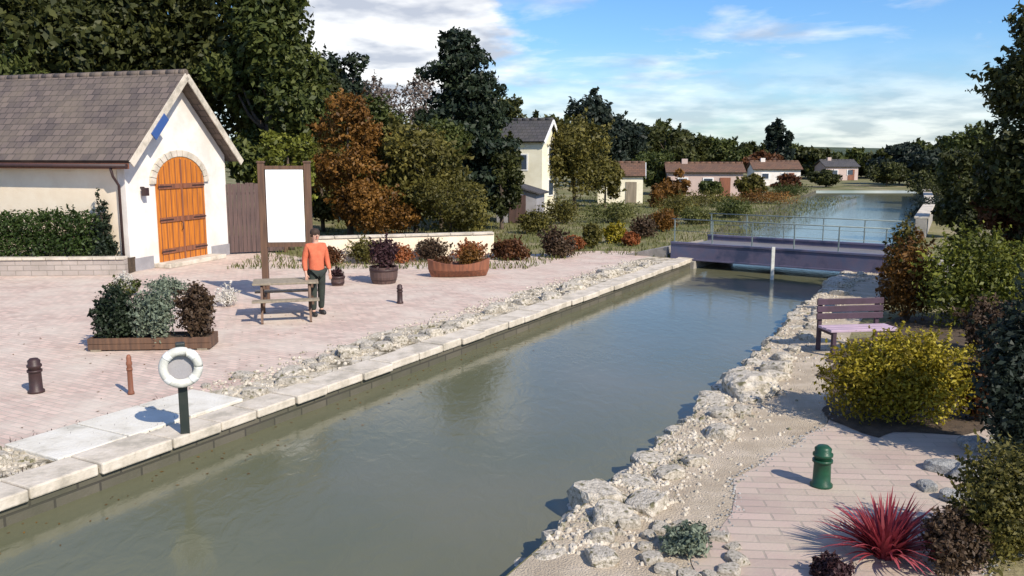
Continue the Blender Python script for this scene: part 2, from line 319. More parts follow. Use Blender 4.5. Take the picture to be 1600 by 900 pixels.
# ---------------------------------------------------------------- foliage
def leaf_obj(name, blobs, n, size, mat, parent=None, aspect=.5, shell=.2, sun_up=.25):
    bl = np.array(blobs, float); w = bl[:, 3] * bl[:, 4] + bl[:, 4] * bl[:, 5] + bl[:, 3] * bl[:, 5]; w /= w.sum()
    idx = rng.choice(len(bl), n, p=w); b = bl[idx]
    d = rng.normal(size=(n, 3)); d /= np.linalg.norm(d, axis=1)[:, None]
    r = 1 + .10 * rng.normal(size=n) - np.abs(rng.normal(size=n)) * shell; r = np.clip(r, .1, 1.25)
    c = b[:, :3] + d * r[:, None] * b[:, 3:6]
    c[:, 2] = np.maximum(c[:, 2], .02)
    # young shoots break the outline: a fifth of the leaves sit along them
    ns = max(6, n // 70); si = rng.choice(len(bl), ns, p=w); sb = bl[si]; sd_ = rng.normal(size=(ns, 3)); sd_[:, 2] = np.abs(sd_[:, 2]) * .7 + .1; sd_ /= np.linalg.norm(sd_, axis=1)[:, None]
    k = int(n * .22); pick = rng.integers(0, ns, k); f = rng.uniform(0, 1, k)[:, None]
    rr = np.minimum(np.minimum(sb[:, 3], sb[:, 4]), sb[:, 5])[:, None]; ln_s = (rng.uniform(.25, .75, ns)[:, None] * rr)
    dd_ = sd_ + rng.normal(size=(ns, 3)) * .3; st = sb[:, :3] + sd_ * sb[:, 3:6] * .9
    c[:k] = st[pick] + dd_[pick] * ln_s[pick] * f + rng.normal(size=(k, 3)) * size * .45 * (1.15 - f)
    c[:k, 2] = np.maximum(c[:k, 2], .02)
    nr = d + rng.normal(size=(n, 3)) * .75; nr[:, 2] += sun_up; nr /= np.linalg.norm(nr, axis=1)[:, None]
    t = rng.normal(size=(n, 3)); t -= nr * (t * nr).sum(1)[:, None]; t /= np.linalg.norm(t, axis=1)[:, None]
    q = np.cross(nr, t); s = size * (rng.uniform(.45, 1.2, n) ** 1.3)[:, None] * 1.08
    droop = nr * s * .22
    v = np.stack([c - t * s - droop, c - q * s * aspect, c + t * s - droop, c + q * s * aspect], 1).reshape(-1, 3)
    me = bpy.data.meshes.new(name); me.vertices.add(4 * n); me.vertices.foreach_set('co', v.ravel())
    me.loops.add(4 * n); me.loops.foreach_set('vertex_index', np.arange(4 * n, dtype=np.int32))
    me.polygons.add(n); me.polygons.foreach_set('loop_start', np.arange(0, 4 * n, 4, dtype=np.int32)); me.polygons.foreach_set('loop_total', np.full(n, 4, np.int32))
    me.update(calc_edges=True); me.materials.append(mat)
    return link(bpy.data.objects.new(name, me), parent)

def tree(name, label, cat, loc, h, rad, mat, n=12000, leaf=.13, base=.22, kind='round', group=None, nb=20, trunk_r=None, core=True):
    t = thing(name, label, cat, (loc[0], loc[1], loc[2] if len(loc) > 2 else 0), random.uniform(0, 6.28), group)
    tr = trunk_r or max(.05, h * .022); z0 = h * base
    top = Vector((random.uniform(-.1, .1) * rad, random.uniform(-.1, .1) * rad, h * (.72 if kind == 'round' else .86)))
    mb = MB()
    pts = [Vector((0, 0, -.05)), Vector((0, 0, z0 * .6)), Vector((top.x * .5, top.y * .5, h * .5)), top]
    mb.tube(pts, [tr * 1.35, tr, tr * .6, tr * .12], 10)
    blobs = []
    if kind == 'round':
        zc = (z0 + h) / 2; rz = (h - z0) / 2
        for i in range(nb):
            while True:
                p = Vector([random.uniform(-1, 1) for _ in range(3)])
                if p.length < 1: break
            if p.length > 0: p = p.normalized() * (p.length ** .6)
            br = random.uniform(.24, .40)
            p *= (1 - br * .85)
            c = Vector((p.x * rad, p.y * rad, zc + p.z * rz))
            blobs.append((c.x, c.y, c.z, br * rad * 1.1, br * rad * 1.1, br * min(rz, rad * 1.2) * .95))
    elif kind == 'cone':
        for i in range(nb):
            f = (i + .5) / nb; z = z0 + (h - z0) * f; rr = rad * (1 - f) ** .75 + .05 * rad
            for k in range(max(1, int(5 * (1 - f)) + 1)):
                a = random.uniform(0, 6.28); q = rr * random.uniform(.35, .7)
                blobs.append((math.cos(a) * q, math.sin(a) * q, z, rr * .48, rr * .48, (h - z0) / nb * 1.1 + rr * .12))
    elif kind == 'column':
        for i in range(nb):
            f = (i + .5) / nb; z = z0 + (h - z0) * f; rr = rad * (math.sin(math.pi * (f * .8 + .15)) ** .6)
            a = random.uniform(0, 6.28); q = rr * random.uniform(.1, .5)
            blobs.append((math.cos(a) * q, math.sin(a) * q, z, rr * .65, rr * .65, (h - z0) / nb * 1.6))
    for b in random.sample(blobs, min(len(blobs), 9)):
        c = Vector(b[:3]); f = max(.25, min(.8, (c.z / h) * .75)); s0 = Vector((top.x * f, top.y * f, h * f * .8))
        mid = (s0 + c) / 2 + Vector((0, 0, -.04 * h)); mb.tube([s0, mid, c], [tr * .45, tr * .28, tr * .08], 6)
    mb.build('trunk', M['bark'], t)
    leaf_obj('crown', blobs, n, leaf, mat, t, shell=.28)
    return t

def shrub(name, label, loc, rx, ry, h, mat, n=4000, leaf=.045, group=None, nb=9, cat='shrub', rz=0, zb=0.0):
    t = thing(name, label, cat, (loc[0], loc[1], zb), rz, group)
    mb = MB(); blobs = []
    for i in range(nb):
        a = random.uniform(0, 6.28); q = random.uniform(0, .62); z = random.uniform(.3, .68) * h * (1 - q * .45)
        br = random.uniform(.30, .45)
        blobs.append((math.cos(a) * q * rx, math.sin(a) * q * ry, z, rx * br, ry * br, min(z, h * .36)))
        if i < 6: mb.tube([(0, 0, -.02), (blobs[-1][0] * .5, blobs[-1][1] * .5, z * .5), blobs[-1][:3]], [.022, .015, .005], 5)
    blobs.append((0, 0, h * .5, rx * .6, ry * .6, h * .46))
    mb.build('stem', M['bark'], t)
    leaf_obj('foliage', blobs, n, leaf, mat, t, shell=.3)
    return t

def blades_mesh(name, mat, parent, n, length, width, spread=.9, r0=.04, seg=5, centre=(0, 0, 0), area=None, droop=.9):
    vs = []; fs = []
    for i in range(n):
        a = random.uniform(0, 6.28); ln = length * random.uniform(.6, 1.1); el = random.uniform(.25, 1.0) * spread
        if area: bx, by = area()
        else: bx, by = centre[0] + r0 * math.cos(a) * random.random(), centre[1] + r0 * math.sin(a) * random.random()
        p = Vector((bx, by, centre[2])); side = Vector((-math.sin(a), math.cos(a), 0)); b0 = len(vs)
        for k in range(seg + 1):
            f = k / seg; th = el * (1 - droop * .3) + f * el * droop
            w = width * (1 - f) ** .7 * (0.6 + 1.2 * min(f, .35)) + .0008
            vs += [tuple(p - side * w / 2), tuple(p + side * w / 2)]
            p = p + Vector((math.cos(a) * math.sin(th), math.sin(a) * math.sin(th), math.cos(th))) * ln / seg
        fs += [(b0 + 2*k, b0 + 2*k+1, b0 + 2*k+3, b0 + 2*k+2) for k in range(seg)]
    me = bpy.data.meshes.new(name); me.from_pydata(vs, [], fs); me.materials.append(mat); me.update()
    return link(bpy.data.objects.new(name, me), parent)

# ---------------------------------------------------------------- canal geometry
WZ = -0.25
A0 = G(0, 785); A1 = G(1066, 411)
dirL = (A1 - A0).normalized(); nL = Vector((-dirL.y, dirL.x, 0))      # nL points away from the water, to the left bank
left = [A0 - dirL * 34, A0, A0.lerp(A1, .5), A1, A1 + dirL * 2.2]
left += [G(x, y, WZ) for x, y in ((1112, 372), (1160, 346), (1225, 322), (1275, 302))]
rpx = [(840, 900), (905, 832), (962, 785), (1022, 733), (1082, 678), (1140, 620), (1200, 556), (1250, 500), (1292, 460), (1335, 428)]
right = [G(x, y, WZ) for x, y in rpx]
r_back = (right[0] - right[3]).normalized()
right = [right[0] + r_back * 34] + right
right += [G(1392, 402, WZ), G(1425, 372, WZ), G(1440, 340, WZ), G(1432, 302, WZ)]
for p in left + right: p.z = 0
hole = left + right[::-1]
BIG = 1400
outer = [Vector((-BIG, -BIG, 0)), Vector((BIG, -BIG, 0)), Vector((BIG, BIG, 0)), Vector((-BIG, BIG, 0))]
def sheet(name, polys, z, mat, kind='structure', parent=None, sub=None):
    pts = [p for q in polys for p in q]
    tr = tessellate_polygon([[Vector((p.x, p.y, 0)) for p in q] for q in polys])
    me = bpy.data.meshes.new(name); me.from_pydata([(p.x, p.y, z) for p in pts], [], [tuple(t) for t in tr]); me.materials.append(mat); me.update()
    bm = bmesh.new(); bm.from_mesh(me)
    for f in bm.faces:
        if f.normal.z < 0: f.normal_flip()
    bm.to_mesh(me); bm.free()
    o = link(bpy.data.objects.new(name, me), parent)
    if kind: tag(o, kind=kind)
    return o
sheet('ground', [outer, hole], -0.008, M['ground'])
ex = [p.copy() for p in hole]
sheet('water', [hole], WZ, M['water'])
bed = MB(); bed.prism(hole, -1.6, -1.5); tag(bed.build('canal_bed', M['soil']), kind='structure')

def strip_walls(name, line, mat, z0, z1, th, sgn, label):
    t = thing(name, label, 'quay wall')
    mb = MB(); n = len(line)
    def off(i, d):
        a = line[max(i-1, 0)]; b = line[min(i+1, n-1)]; dd = (b - a).normalized(); return line[i] + Vector((-dd.y, dd.x, 0)) * d * sgn
    for i in range(n - 1):
        a, b = line[i], line[i+1]; c, d = off(i+1, th), off(i, th)
        mb.add([(p.x, p.y, z0) for p in (a, b, c, d)] + [(p.x, p.y, z1) for p in (a, b, c, d)], [(0,1,2,3),(4,5,6,7),(0,1,5,4),(1,2,6,5),(2,3,7,6),(3,0,4,7)])
    mb.build('masonry', mat, t)
    return t, off
qw, offL = strip_walls('quay_wall', left, M['quaywall'], -1.5, -0.012, .3, 1, 'long low stone quay wall under the promenade with the white cottage')
qr, offR = strip_walls('quay_wall', right, M['quaywall'], -1.5, -0.012, .3, -1, 'low stone bank wall under the sandy rock-lined path')
# coping stones on the left quay
def coping(line, parent, w, z0, z1, step, over, sgn, name='coping_stone'):
    mb = MB()
    for a, b in zip(line[:-1], line[1:]):
        d = b - a; ln = d.length; u = d / ln; nn = Vector((-u.y, u.x, 0)) * sgn; s = 0
        while s < ln - .05:
            e = min(ln, s + step * random.uniform(.75, 1.25)); g = .012
            dz = random.uniform(-.012, .012); ww = w * random.uniform(.93, 1.06); oo = over + random.uniform(-.02, .02)
            p = [a + u * (s + g) - nn * oo, a + u * (e - g) - nn * oo, a + u * (e - g) + nn * ww, a + u * (s + g) + nn * ww]
            mb.add([(q.x, q.y, z0) for q in p] + [(q.x, q.y, z1 + dz) for q in p], [(3,2,1,0),(4,5,6,7),(0,1,5,4),(1,2,6,5),(2,3,7,6),(3,0,4,7)])
            s = e
    return mb.build(name, M['coping'], parent, bevel=.018)
cl = [A0 - dirL * 20, A1 + dirL * 2.2]
coping(cl, qw, .44, -.07, .05, .75, .05, 1)

# promenade on the left bank
def offp(s, d): return A0 + dirL * s + nL * d
LEN = (A1 - A0).length
prom = [offp(-20, .30), offp(LEN + 2.2, .30), offp(LEN + 2.2, 2.6), G(930, 392), G(775, 400), G(490, 405), G(420, 394), G(355, 394), G(200, 418), G(-300, 421), offp(-20, 30)]
sheet('pavement', [prom], 0.0, M['pave'])
# stony margin between coping and paving
margin = [offp(-20, .42), offp(LEN + 1.5, .42)] + [offp(LEN + 1.5 - k * (LEN + 21.5) / 24, 1.35 + .25 * math.sin(k * 1.7) + .15 * math.sin(k * 4.1)) for k in range(25)]
M['margin'] = pmat('stony_margin', (.58,.53,.44), (.10,.085,.05), 3.2, .95, .9, 25, c3=(.44,.39,.30), dist=.03)
sheet('gravel_margin', [margin], 0.005, M['margin'])

# path on the right bank
def Rpt(px): return G(px[0], px[1])
pathR = [offR(i, .02) for i in range(1, 11)]
right_side = [G(x, y) for x, y in ((1395, 440), (1330, 520), (1300, 600), (1290, 680), (1240, 780), (1180, 900))]
pr = [right[0]] + pathR + [G(1420, 428)] + right_side + [G(1100, 1300), right[0] + Vector((6, 0, 0))]
sheet('path', [pr], 0.0, M['pathstone'])
pav2 = [G(x, y) for x, y in ((1165, 735), (1250, 690), (1310, 650), (1545, 650), (1560, 800), (1520, 1200), (1100, 1300), (1080, 900))]
def rough(poly, step, amp):
    o = []
    for a, b in zip(poly, poly[1:] + poly[:1]):
        n = max(1, int((b - a).length / step))
        for k in range(n):
            p = a.lerp(b, k / n); o.append(p + Vector((noise.noise(p * 1.9), noise.noise(p * 1.9 + Vector((9, 9, 9))), 0)) * amp)
    return o
pav2 = rough(pav2, .12, .16)
sheet('terrace_paving', [pav2], 0.008, M['pinkslab'])
bedp = [G(x, y) for x, y in ((1400, 500), (1290, 560), (1300, 660), (1370, 685), (1560, 670), (1900, 620), (2100, 480), (1600, 470))]
bedp = rough(bedp, .15, .25)
sheet('soil_bed', [bedp], 0.014, M['soil'])

# hills on the horizon
hv = []; hf = []; NS = 120
for i in range(NS + 1):
    a = math.pi * (i / NS) ; 
    for j, (r, k) in enumerate(((260, 0), (420, .55), (560, 1), (900, 1.05))):
        hz = 9 + 9 * noise.noise(Vector((math.cos(a) * 3, math.sin(a) * 3, j * .2))) + (10 * max(0, -math.cos(a)) ** 1.0 if a > 1.2 else 0)
        hv.append((math.cos(a) * r, math.sin(a) * r, -1 + k * max(2, hz) * .62))
for i in range(NS):
    for j in range(3): hf.append((i*4+j, i*4+j+1, (i+1)*4+j+1, (i+1)*4+j))
me = bpy.data.meshes.new('hills'); me.from_pydata(hv, [], hf); me.materials.append(M['hills']); me.update()
tag(link(bpy.data.objects.new('hills', me)), kind='structure')

# ---------------------------------------------------------------- buildings
def gable_house(t, Lx, Wy, eave, ridge, wallmat, roofmat, over=.35, rake=.35, th=.12, trim=None, gable_trim=True):
    """body from x=-Lx..0, y=0..Wy in the thing's frame; ridge along x; the x=0 end is a gable"""
    mb = MB()
    for x0, x1 in ((-Lx, 0),):
        vs = [(x0,0,0),(x1,0,0),(x1,Wy,0),(x0,Wy,0),(x0,0,eave),(x1,0,eave),(x1,Wy,eave),(x0,Wy,eave),(x0,Wy/2,ridge),(x1,Wy/2,ridge)]
        mb.add(vs, [(0,1,5,4),(2,3,7,6),(1,2,6,9,5),(3,0,4,8,7),(4,5,9,8),(6,7,8,9),(0,3,2,1)])
    mb.build('wall', wallmat, t)
    sl = (ridge - eave) / (Wy / 2); rf = None
    up = .05
    for sgn in (0, 1):
        r = MB(); yo = -over if sgn == 0 else Wy + over; ze = eave - sl * over + up; zr = ridge + up
        x0, x1 = -Lx - rake, rake
        # built flat in its own frame so that the slate courses follow the slope
        slope_len = math.hypot(Wy/2 + over, zr - ze)
        r.box(x0, 0, 0, x1, slope_len, th)
        o = r.build('roof', roofmat, t)
        ang = math.atan2(zr - ze, Wy/2 + over)
        if sgn == 0:
            o.matrix_local = Matrix.Translation((0, yo, ze)) @ Matrix.Rotation(ang, 4, 'X')
        else:
            o.matrix_local = Matrix.Translation((x0 + x1, yo, ze)) @ Matrix.Rotation(math.pi, 4, 'Z') @ Matrix.Rotation(ang, 4, 'X')
        if rf is None: rf = o
    rd = MB()
    x = -Lx - rake
    while x < rake - .05:
        e = min(rake, x + .45); rd.tube([(x + .004, Wy/2, ridge + up + th * .95), (e - .004, Wy/2, ridge + up + th * .95)], .10, 8); x = e
    rd.build('ridge_tile', roofmat, t)
    if trim:
        for sgn in (0, 1):
            yo = -over if sgn == 0 else Wy + over; b = MB()
            b.bar((rake + .02, yo, eave - sl * over + .02), (rake + .02, Wy/2, ridge + .04), .035, .2, up=(0, 0, 1)); b.build('bargeboard', trim, t)
    return rf

# the small white cottage with the orange door
CA = G(205, 425); ca = math.atan2(-.30, .95)
cot = thing('cottage', 'white gabled cottage with arched orange door and long slate roof', 'cottage', (CA.x, CA.y, 0), ca)
LX, WY, EV, RDG = 11, 4.4, 3.15, 5.35
gable_house(cot, LX, WY, EV, RDG, M['white'], M['roof'], .25, .45, .10, M['coping'])
mb = MB(); mb.box(-LX, -.03, .0, -.25, -.004, 3.02); mb.build('long_wall_render', M['cream'], cot)
mb = MB(); mb.box(-LX - .4, -.32, 2.80, .4, -.265, 2.95); mb.build('fascia', M['rustwood'], cot)
mb = MB(); mb.tube([(-LX - .4, -.38, 2.90), (.42, -.38, 2.88)], .055, 10); mb.tube([(-.12, -.38, 2.86), (-.12, -.30, 2.6), (-.12, -.10, 2.35), (-.12, -.10, .1)], .035, 8)
mb.build('gutter', M['blackiron'], cot)
# door: arched, double, panelled
DY0, DY1, DH = 1.15, 3.25, 2.35; DC = (DY0 + DY1) / 2; DR = (DY1 - DY0) / 2
door = bpy.data.objects.new('door', None)
def arch_poly(y0, y1, h, n=16, rise=.72):
    c = (y0 + y1) / 2; r = (y1 - y0) / 2
    return [(y0, .0), (y1, .0)] + [(c + r * math.cos(k * math.pi / n), h + r * rise * math.sin(k * math.pi / n)) for k in range(n + 1)]
def arch_slab(mb, y0, y1, h, x0, x1, rise=.72):
    p = arch_poly(y0, y1, h, rise=rise); n = len(p)
    vs = [(x0, a, b) for a, b in p] + [(x1, a, b) for a, b in p]
    mb.add(vs, [tuple(range(n)), tuple(range(n, 2*n)[::-1])] + [(i, (i+1) % n, (i+1) % n + n, i + n) for i in range(n)])
mb = MB(); arch_slab(mb, DY0, DY1, DH, .006, .05); dr = mb.build('door', M['orangewood'], cot)
mb = MB()
for k in range(9):
    y = DY0 + .1 + k * (DY1 - DY0 - .2) / 8; zt = DH + DR * .72 * math.sqrt(max(0, 1 - ((y - DC) / DR) ** 2)) - .06
    mb.box(.05, y - .012, .05, .062, y + .012, zt)
mb.box(.05, DC - .03, .02, .075, DC + .03, DH + .68)
for z in (.35, 1.25, 2.2): mb.box(.052, DY0 + .06, z, .085, DC - .06, z + .14); mb.box(.052, DC + .06, z, .085, DY1 - .06, z + .14)
mb.build('door_batten', M['rustwood'], dr)
mb = MB(); mb.tube([(.09, DC - .12, 1.0), (.14, DC - .12, 1.02), (.14, DC - .12, 1.2), (.09, DC - .12, 1.22)], .014, 8); mb.build('handle', M['blackiron'], dr)
for z in (.42, 1.32, 2.27):
    for ya, yb in ((DY0 + .02, DY0 + .6), (DY1 - .6, DY1 - .02)): mb = MB(); mb.box(.086, ya, z - .02, .094, yb, z + .02); mb.build('hinge', M['blackiron'], dr)
# stone surround of the arch
mb = MB(); n = 15
for k in range(n):
    a0, a1 = k * math.pi / n + .01, (k + 1) * math.pi / n - .01
    q = []
    for a, r in ((a0, 1.02), (a1, 1.02), (a1, 1.22), (a0, 1.22)): q.append((DC + DR * r * math.cos(a), DH + DR * .72 * (r + (.04 if r > 1.1 else 0)) * math.sin(a)))
    mb.add([(.004, y, z) for y, z in q] + [(.07, y, z) for y, z in q], [(0,1,2,3),(7,6,5,4),(0,4,5,1),(1,5,6,2),(2,6,7,3),(3,7,4,0)])
mb.build('arch_surround', M['coping'], cot)
mb = MB(); mb.box(.0, DY0 - .25, 0, .55, DY1 + .25, .13); mb.build('doorstep', M['coping'], cot, bevel=.02)
mb = MB(); mb.box(-LX, -.035, 0, -.003, -.005, .35); mb.box(.003, 0, 0, .03, DY0 - .26, .35); mb.box(.003, DY1 + .26, 0, .03, WY, .35); mb.build('plinth', M['greywall'], cot)
# blue plaque under the left rake
mb = MB(); mb.bar((.505, .62, EV + .50), (.505, 1.18, EV + 1.06), .03, .24); mb.build('plaque', M['blueglass'], cot)
# lantern by the door
mb = MB(); mb.box(.0, .55, 2.25, .12, .6, 2.3); mb.box(.08, .5, 2.05, .22, .65, 2.27); mb.build('wall_lantern', M['blackiron'], cot, bevel=.008)

# brown timber fence right of the cottage
B0 = G(369, 397); B1 = G(418, 395)
fn = thing('timber_fence', 'tall mauve-brown timber fence panel beside the white cottage', 'fence', (B0.x, B0.y, 0), math.atan2(B1.y - B0.y, B1.x - B0.x))
ln = (B1 - B0).length + .6; mb = MB(); x = -.3
while x < ln: mb.box(x, random.uniform(-.008, .008), .05, x + .125, .03, 2.25 + random.uniform(-.03, .03)); x += .135
mb.build('board_panel', M['fencewood'], fn)
for x in (-.35, ln): mb = MB(); mb.box(x - .06, -.04, 0, x + .06, .08, 2.4); mb.build('post', M['brownwood'], fn, bevel=.01)
for z in (.5, 1.2, 1.9): mb = MB(); mb.box(-.3, .032, z, ln - .05, .08, z + .08); mb.build('rail', M['brownwood'], fn)

# raised bed wall and hedge in front of the long wall
E0 = G(-260, 434); E1 = G(196, 430); ed = (E1 - E0).normalized(); eang = math.atan2(ed.y, ed.x); el = (E1 - E0).length
rb = thing('raised_bed', 'low pale stone wall of the hedge bed in front of the cottage', 'wall', (E0.x, E0.y, 0), eang)
mb = MB(); mb.box(0, 0, 0, el, .22, .42); mb.build('masonry', brickmat('pale_masonry', (.44,.38,.34), (.36,.31,.28), (.26,.23,.20), .4, .14, 0, .012, wall=(1, 0)), rb)
mb = MB(); x = 0
while x < el - .1: e = min(el, x + .6); mb.box(x + .006, -.04, .42, e - .006, .26, .49); x = e
mb.build('coping_stone', M['coping'], rb, bevel=.01)
mb = MB(); mb.box(0, .222, 0, el, .80, .40); mb.build('soil', M['soil'], rb)
hd = thing('hedge', 'long clipped dark green hedge under the cream cottage wall', 'hedge', (E0.x - ed.y * .5, E0.y + ed.x * .5, .40), eang)
bl = []
for k in range(60):
    x = .2 + k * (el - 1.2) / 59; bl.append((x, random.uniform(-.04, .04), .35, .34, .36, .42)); bl.append((x, random.uniform(-.05, .05), .95 + random.uniform(-.05, .06), .34, .36, .36))
leaf_obj('foliage', bl, 26000, .05, LM['hedge'], hd, shell=.25)
mb = MB()
for k in range(24): x = .3 + k * (el - 1.2) / 24; mb.tube([(x, 0, 0), (x + random.uniform(-.1, .1), 0, .9)], [.03, .012], 6)
mb.build('stem', M['bark'], hd)
tree('small_conifer', 'small dark pointed conifer at the end of the clipped hedge', 'conifer', (E1.x - ed.x * .75 - ed.y * .6, E1.y - ed.y * .75 + ed.x * .6, .3), 1.9, .42, LM['conifer'], 3500, .05, .05, 'cone', nb=10, trunk_r=.03)

# mid distance white house, with lean-to
Y = 47
wh = thing('white_house', 'tall narrow white house half hidden behind the dark conifer', 'house', (XA(846, Y), Y - .5, 0), R(-22))
gable_house(wh, 2.3, 2.4, 3.9, 4.9, M['paleyellow'], M['roofdark'], .2, .2, .08, M['whitepaint'])
for (z, y) in ((2.6, .9), (.9, .9)):
    mb = MB(); mb.box(.004, y, z, .05, y + .8, z + .95); w = mb.build('window', M['whitepaint'], wh); mb = MB(); mb.box(.052, y + .07, z + .07, .06, y + .73, z + .88); mb.build('pane', M['glass'], w)
mb = MB(); mb.box(-1.5, -.03, 2.3, -.8, -.004, 3.2); w = mb.build('window', M['whitepaint'], wh); mb = MB(); mb.box(-1.43, -.04, 2.37, -.87, -.031, 3.13); mb.build('pane', M['glass'], w)
Y = 40
sh = thing('shed', 'small lavender-grey shed with dark sloping roof before the white house', 'shed', (XA(838, Y), Y, 0), R(-14))
mb = MB(); mb.add([(-1.9,0,0),(0,0,0),(0,1.8,0),(-1.9,1.8,0),(-1.9,0,1.9),(0,0,1.35),(0,1.8,1.35),(-1.9,1.8,1.9)], [(0,1,5,4),(1,2,6,5),(2,3,7,6),(3,0,4,7),(4,5,6,7),(3,2,1,0)]); mb.build('wall', M['greywall'], sh)
mb = MB(); mb.bar((-2.05, .9, 2.02), (.2, .9, 1.37), 2.1, .07); mb.build('roof', M['roofdark'], sh)
mb = MB(); mb.box(-1.3, -.04, .02, -.5, -.004, 1.3); mb.build('door', M['fencewood'], sh)

# cream outbuilding behind the path
Y = 56
ob = thing('outbuilding', 'low pale yellow outbuilding beyond the olive tree', 'outbuilding', (XA(1004, Y), Y, 0), R(-8))
gable_house(ob, 2.9, 3, 1.75, 2.5, M['paleyellow'], M['roofbrown'], .15, .15, .07, M['whitepaint'])
mb = MB(); mb.box(-1.1, -.04, .05, -.4, -.004, 1.4); mb.build('door', M['palewood'], ob)
# far houses left of the basin
def far_house(px, Y, w, dpt, eave, ridge, wm_, rm_, label, rz, name='far_cottage', group=None):
    t = thing(name, label, 'cottage', (XA(px, Y), Y, 0), rz)
    gable_house(t, w, dpt, eave, ridge, wm_, rm_, .2, .2, .08)
    for k in range(int(w // 1.9)):
        x = -w + .7 + k * 1.9; mb = MB(); mb.box(x, -.05, eave * .38, x + .8, -.004, eave * .8); wd = mb.build('window', M['whitepaint'], t)
        mb = MB(); mb.box(x + .08, -.06, eave * .38 + .08, x + .72, -.051, eave * .8 - .08); mb.build('pane', M['glass'], wd)
    mb = MB(); mb.box(-.05 - w * .3, -.05, .02, .75 - w * .3, -.004, eave * .8); mb.build('door', M['rustwood'], t)
    mb = MB(); mb.box(-w * .8, dpt/2 - .2, ridge - .3, -w * .8 + .45, dpt/2 + .2, ridge + .45); mb.build('chimney', wm_, t)
    return t
far_house(1160, 66, 5.6, 3.5, 1.75, 2.35, M['pinkwall'], M['roofbrown'], 'long pale pink cottage with brown roof left of the basin', R(-6))
far_house(1250, 88, 4.6, 3.5, 1.6, 2.3, M['white'], M['roofbrown'], 'white cottage with brown tiled roof at the far end of the basin', R(-4))
far_house(1340, 106, 4, 3.5, 1.6, 2.3, M['pinkwall'], M['roofdark'], 'distant rose-grey house with dark roof behind the basin end', R(3))

# low cream garden wall behind promenade
g0 = G(486, 412); g1 = G(772, 402); gd = (g1 - g0).normalized()
gw = thing('garden_wall', 'low cream garden wall below the copper and olive trees', 'wall', (g0.x, g0.y, 0), math.atan2(gd.y, gd.x)); gl_ = (g1 - g0).length
mb = MB(); mb.box(0, 0, 0, gl_, .22, .72); mb.build('masonry', M['cream'], gw)
mb = MB(); x = 0
while x < gl_ - .1: e = min(gl_, x + .7); mb.box(x + .005, -.04, .72, e - .005, .26, .79); x = e
mb.build('coping_stone', M['coping'], gw, bevel=.01)

# ---------------------------------------------------------------- bridge
bl_ = G(1058, 396); bl_ = A1 + dirL * .9 - nL * .1; br_ = G(1338, 425); bd = (br_ - bl_); bln = bd.length
bt = thing('footbridge', 'low violet-blue footbridge with pale railings crossing the canal', 'bridge', (bl_.x, bl_.y, 0), math.atan2(bd.y, bd.x))
BW = 3.0
mb = MB(); x = -.7
while x < bln + .7: mb.box(x, .095, .30, x + .14, BW - .095, .34); x += .15
mb.build('deck', M['deck'], bt)
for y in (0, BW - .09): mb = MB(); mb.box(-.8, y, .0, bln + .8, y + .09, .50); mb.box(-.8, y - .03, .46, bln + .8, y + .12, .52); mb.box(-.8, y - .03, -.02, bln + .8, y + .12, .03); mb.build('girder', M['bluesteel'], bt, bevel=.006)
for x0, x1 in ((-.95, .05), (bln - .05, bln + .95)): mb = MB(); mb.box(x0, -.15, -1.4, x1, BW + .15, -.03); mb.build('abutment', M['concrete'], bt, bevel=.02)
for x0, x1 in ((-2.4, -.95), (bln + .95, bln + 2.4)):
    zs = (.01, .34) if x0 < 0 else (.34, .01); mb = MB(); mb.add([(x0, .05, -.05),(x1, .05, -.05),(x1, BW-.05, -.05),(x0, BW-.05, -.05),(x0, .05, zs[0]),(x1, .05, zs[1]),(x1, BW-.05, zs[1]),(x0, BW-.05, zs[0])], [(0,3,2,1),(4,5,6,7),(0,1,5,4),(1,2,6,5),(2,3,7,6),(3,0,4,7)]); mb.build('ramp', M['concrete'], bt)
for y in (.045, BW - .045):
    mb = MB(); mb.tube([(-.8, y, 1.22), (bln + .8, y, 1.22)], .017, 8)
    mb.tube([(-.8, y, .86), (bln + .8, y, .86)], .008, 6)
    mb.build('handrail', M['teal'], bt)
    for k in range(6):
        x = -.7 + k * (bln + 1.4) / 5; mb = MB(); mb.box(x - .016, y - .016, .47, x + .016, y + .016, 1.21); mb.build('railing_post', M['teal'], bt)
# white gauge post in front of bridge
gp = G(1206, 437, WZ)
t = thing('mooring_post', 'pale weathered post standing in the water before the bridge', 'post', (gp.x, gp.y, 0))
mb = MB(); mb.box(-.045, -.03, -1.4, .045, .03, .66); mb.build('board', M['dullwhite'], t, bevel=.006)

# ---------------------------------------------------------------- rocks
rock_meshes = []
def make_rock(i, flat=.6):
    bm = bmesh.new(); bmesh.ops.create_icosphere(bm, subdivisions=3, radius=1)
    off = Vector((i * 7.3, i * 3.1, i * 1.7))
    for v in bm.verts:
        d = v.co.normalized(); k = 1 + .28 * noise.noise(d * 1.1 + off) + .13 * noise.noise(d * 2.6 + off) + .05 * noise.noise(d * 7 + off)
        v.co = d * k
        for ax in range(3): v.co[ax] = max(-.78, min(.78, v.co[ax]))         # a blocky, split look
        v.co.z *= flat
    me = bpy.data.meshes.new('rock'); bm.to_mesh(me); bm.free()
    me.materials.append(M['rock']); 
    for p in me.polygons: p.use_smooth = random.random() < .0
    return me
rock_meshes = [make_rock(i, f) for i, f in enumerate((.55, .6, .7, .5, .65, .8, .6))]
grey_meshes = []
for m_ in rock_meshes[:4]:
    q = m_.copy(); q.materials[0] = M['rockgrey']; grey_meshes.append(q)
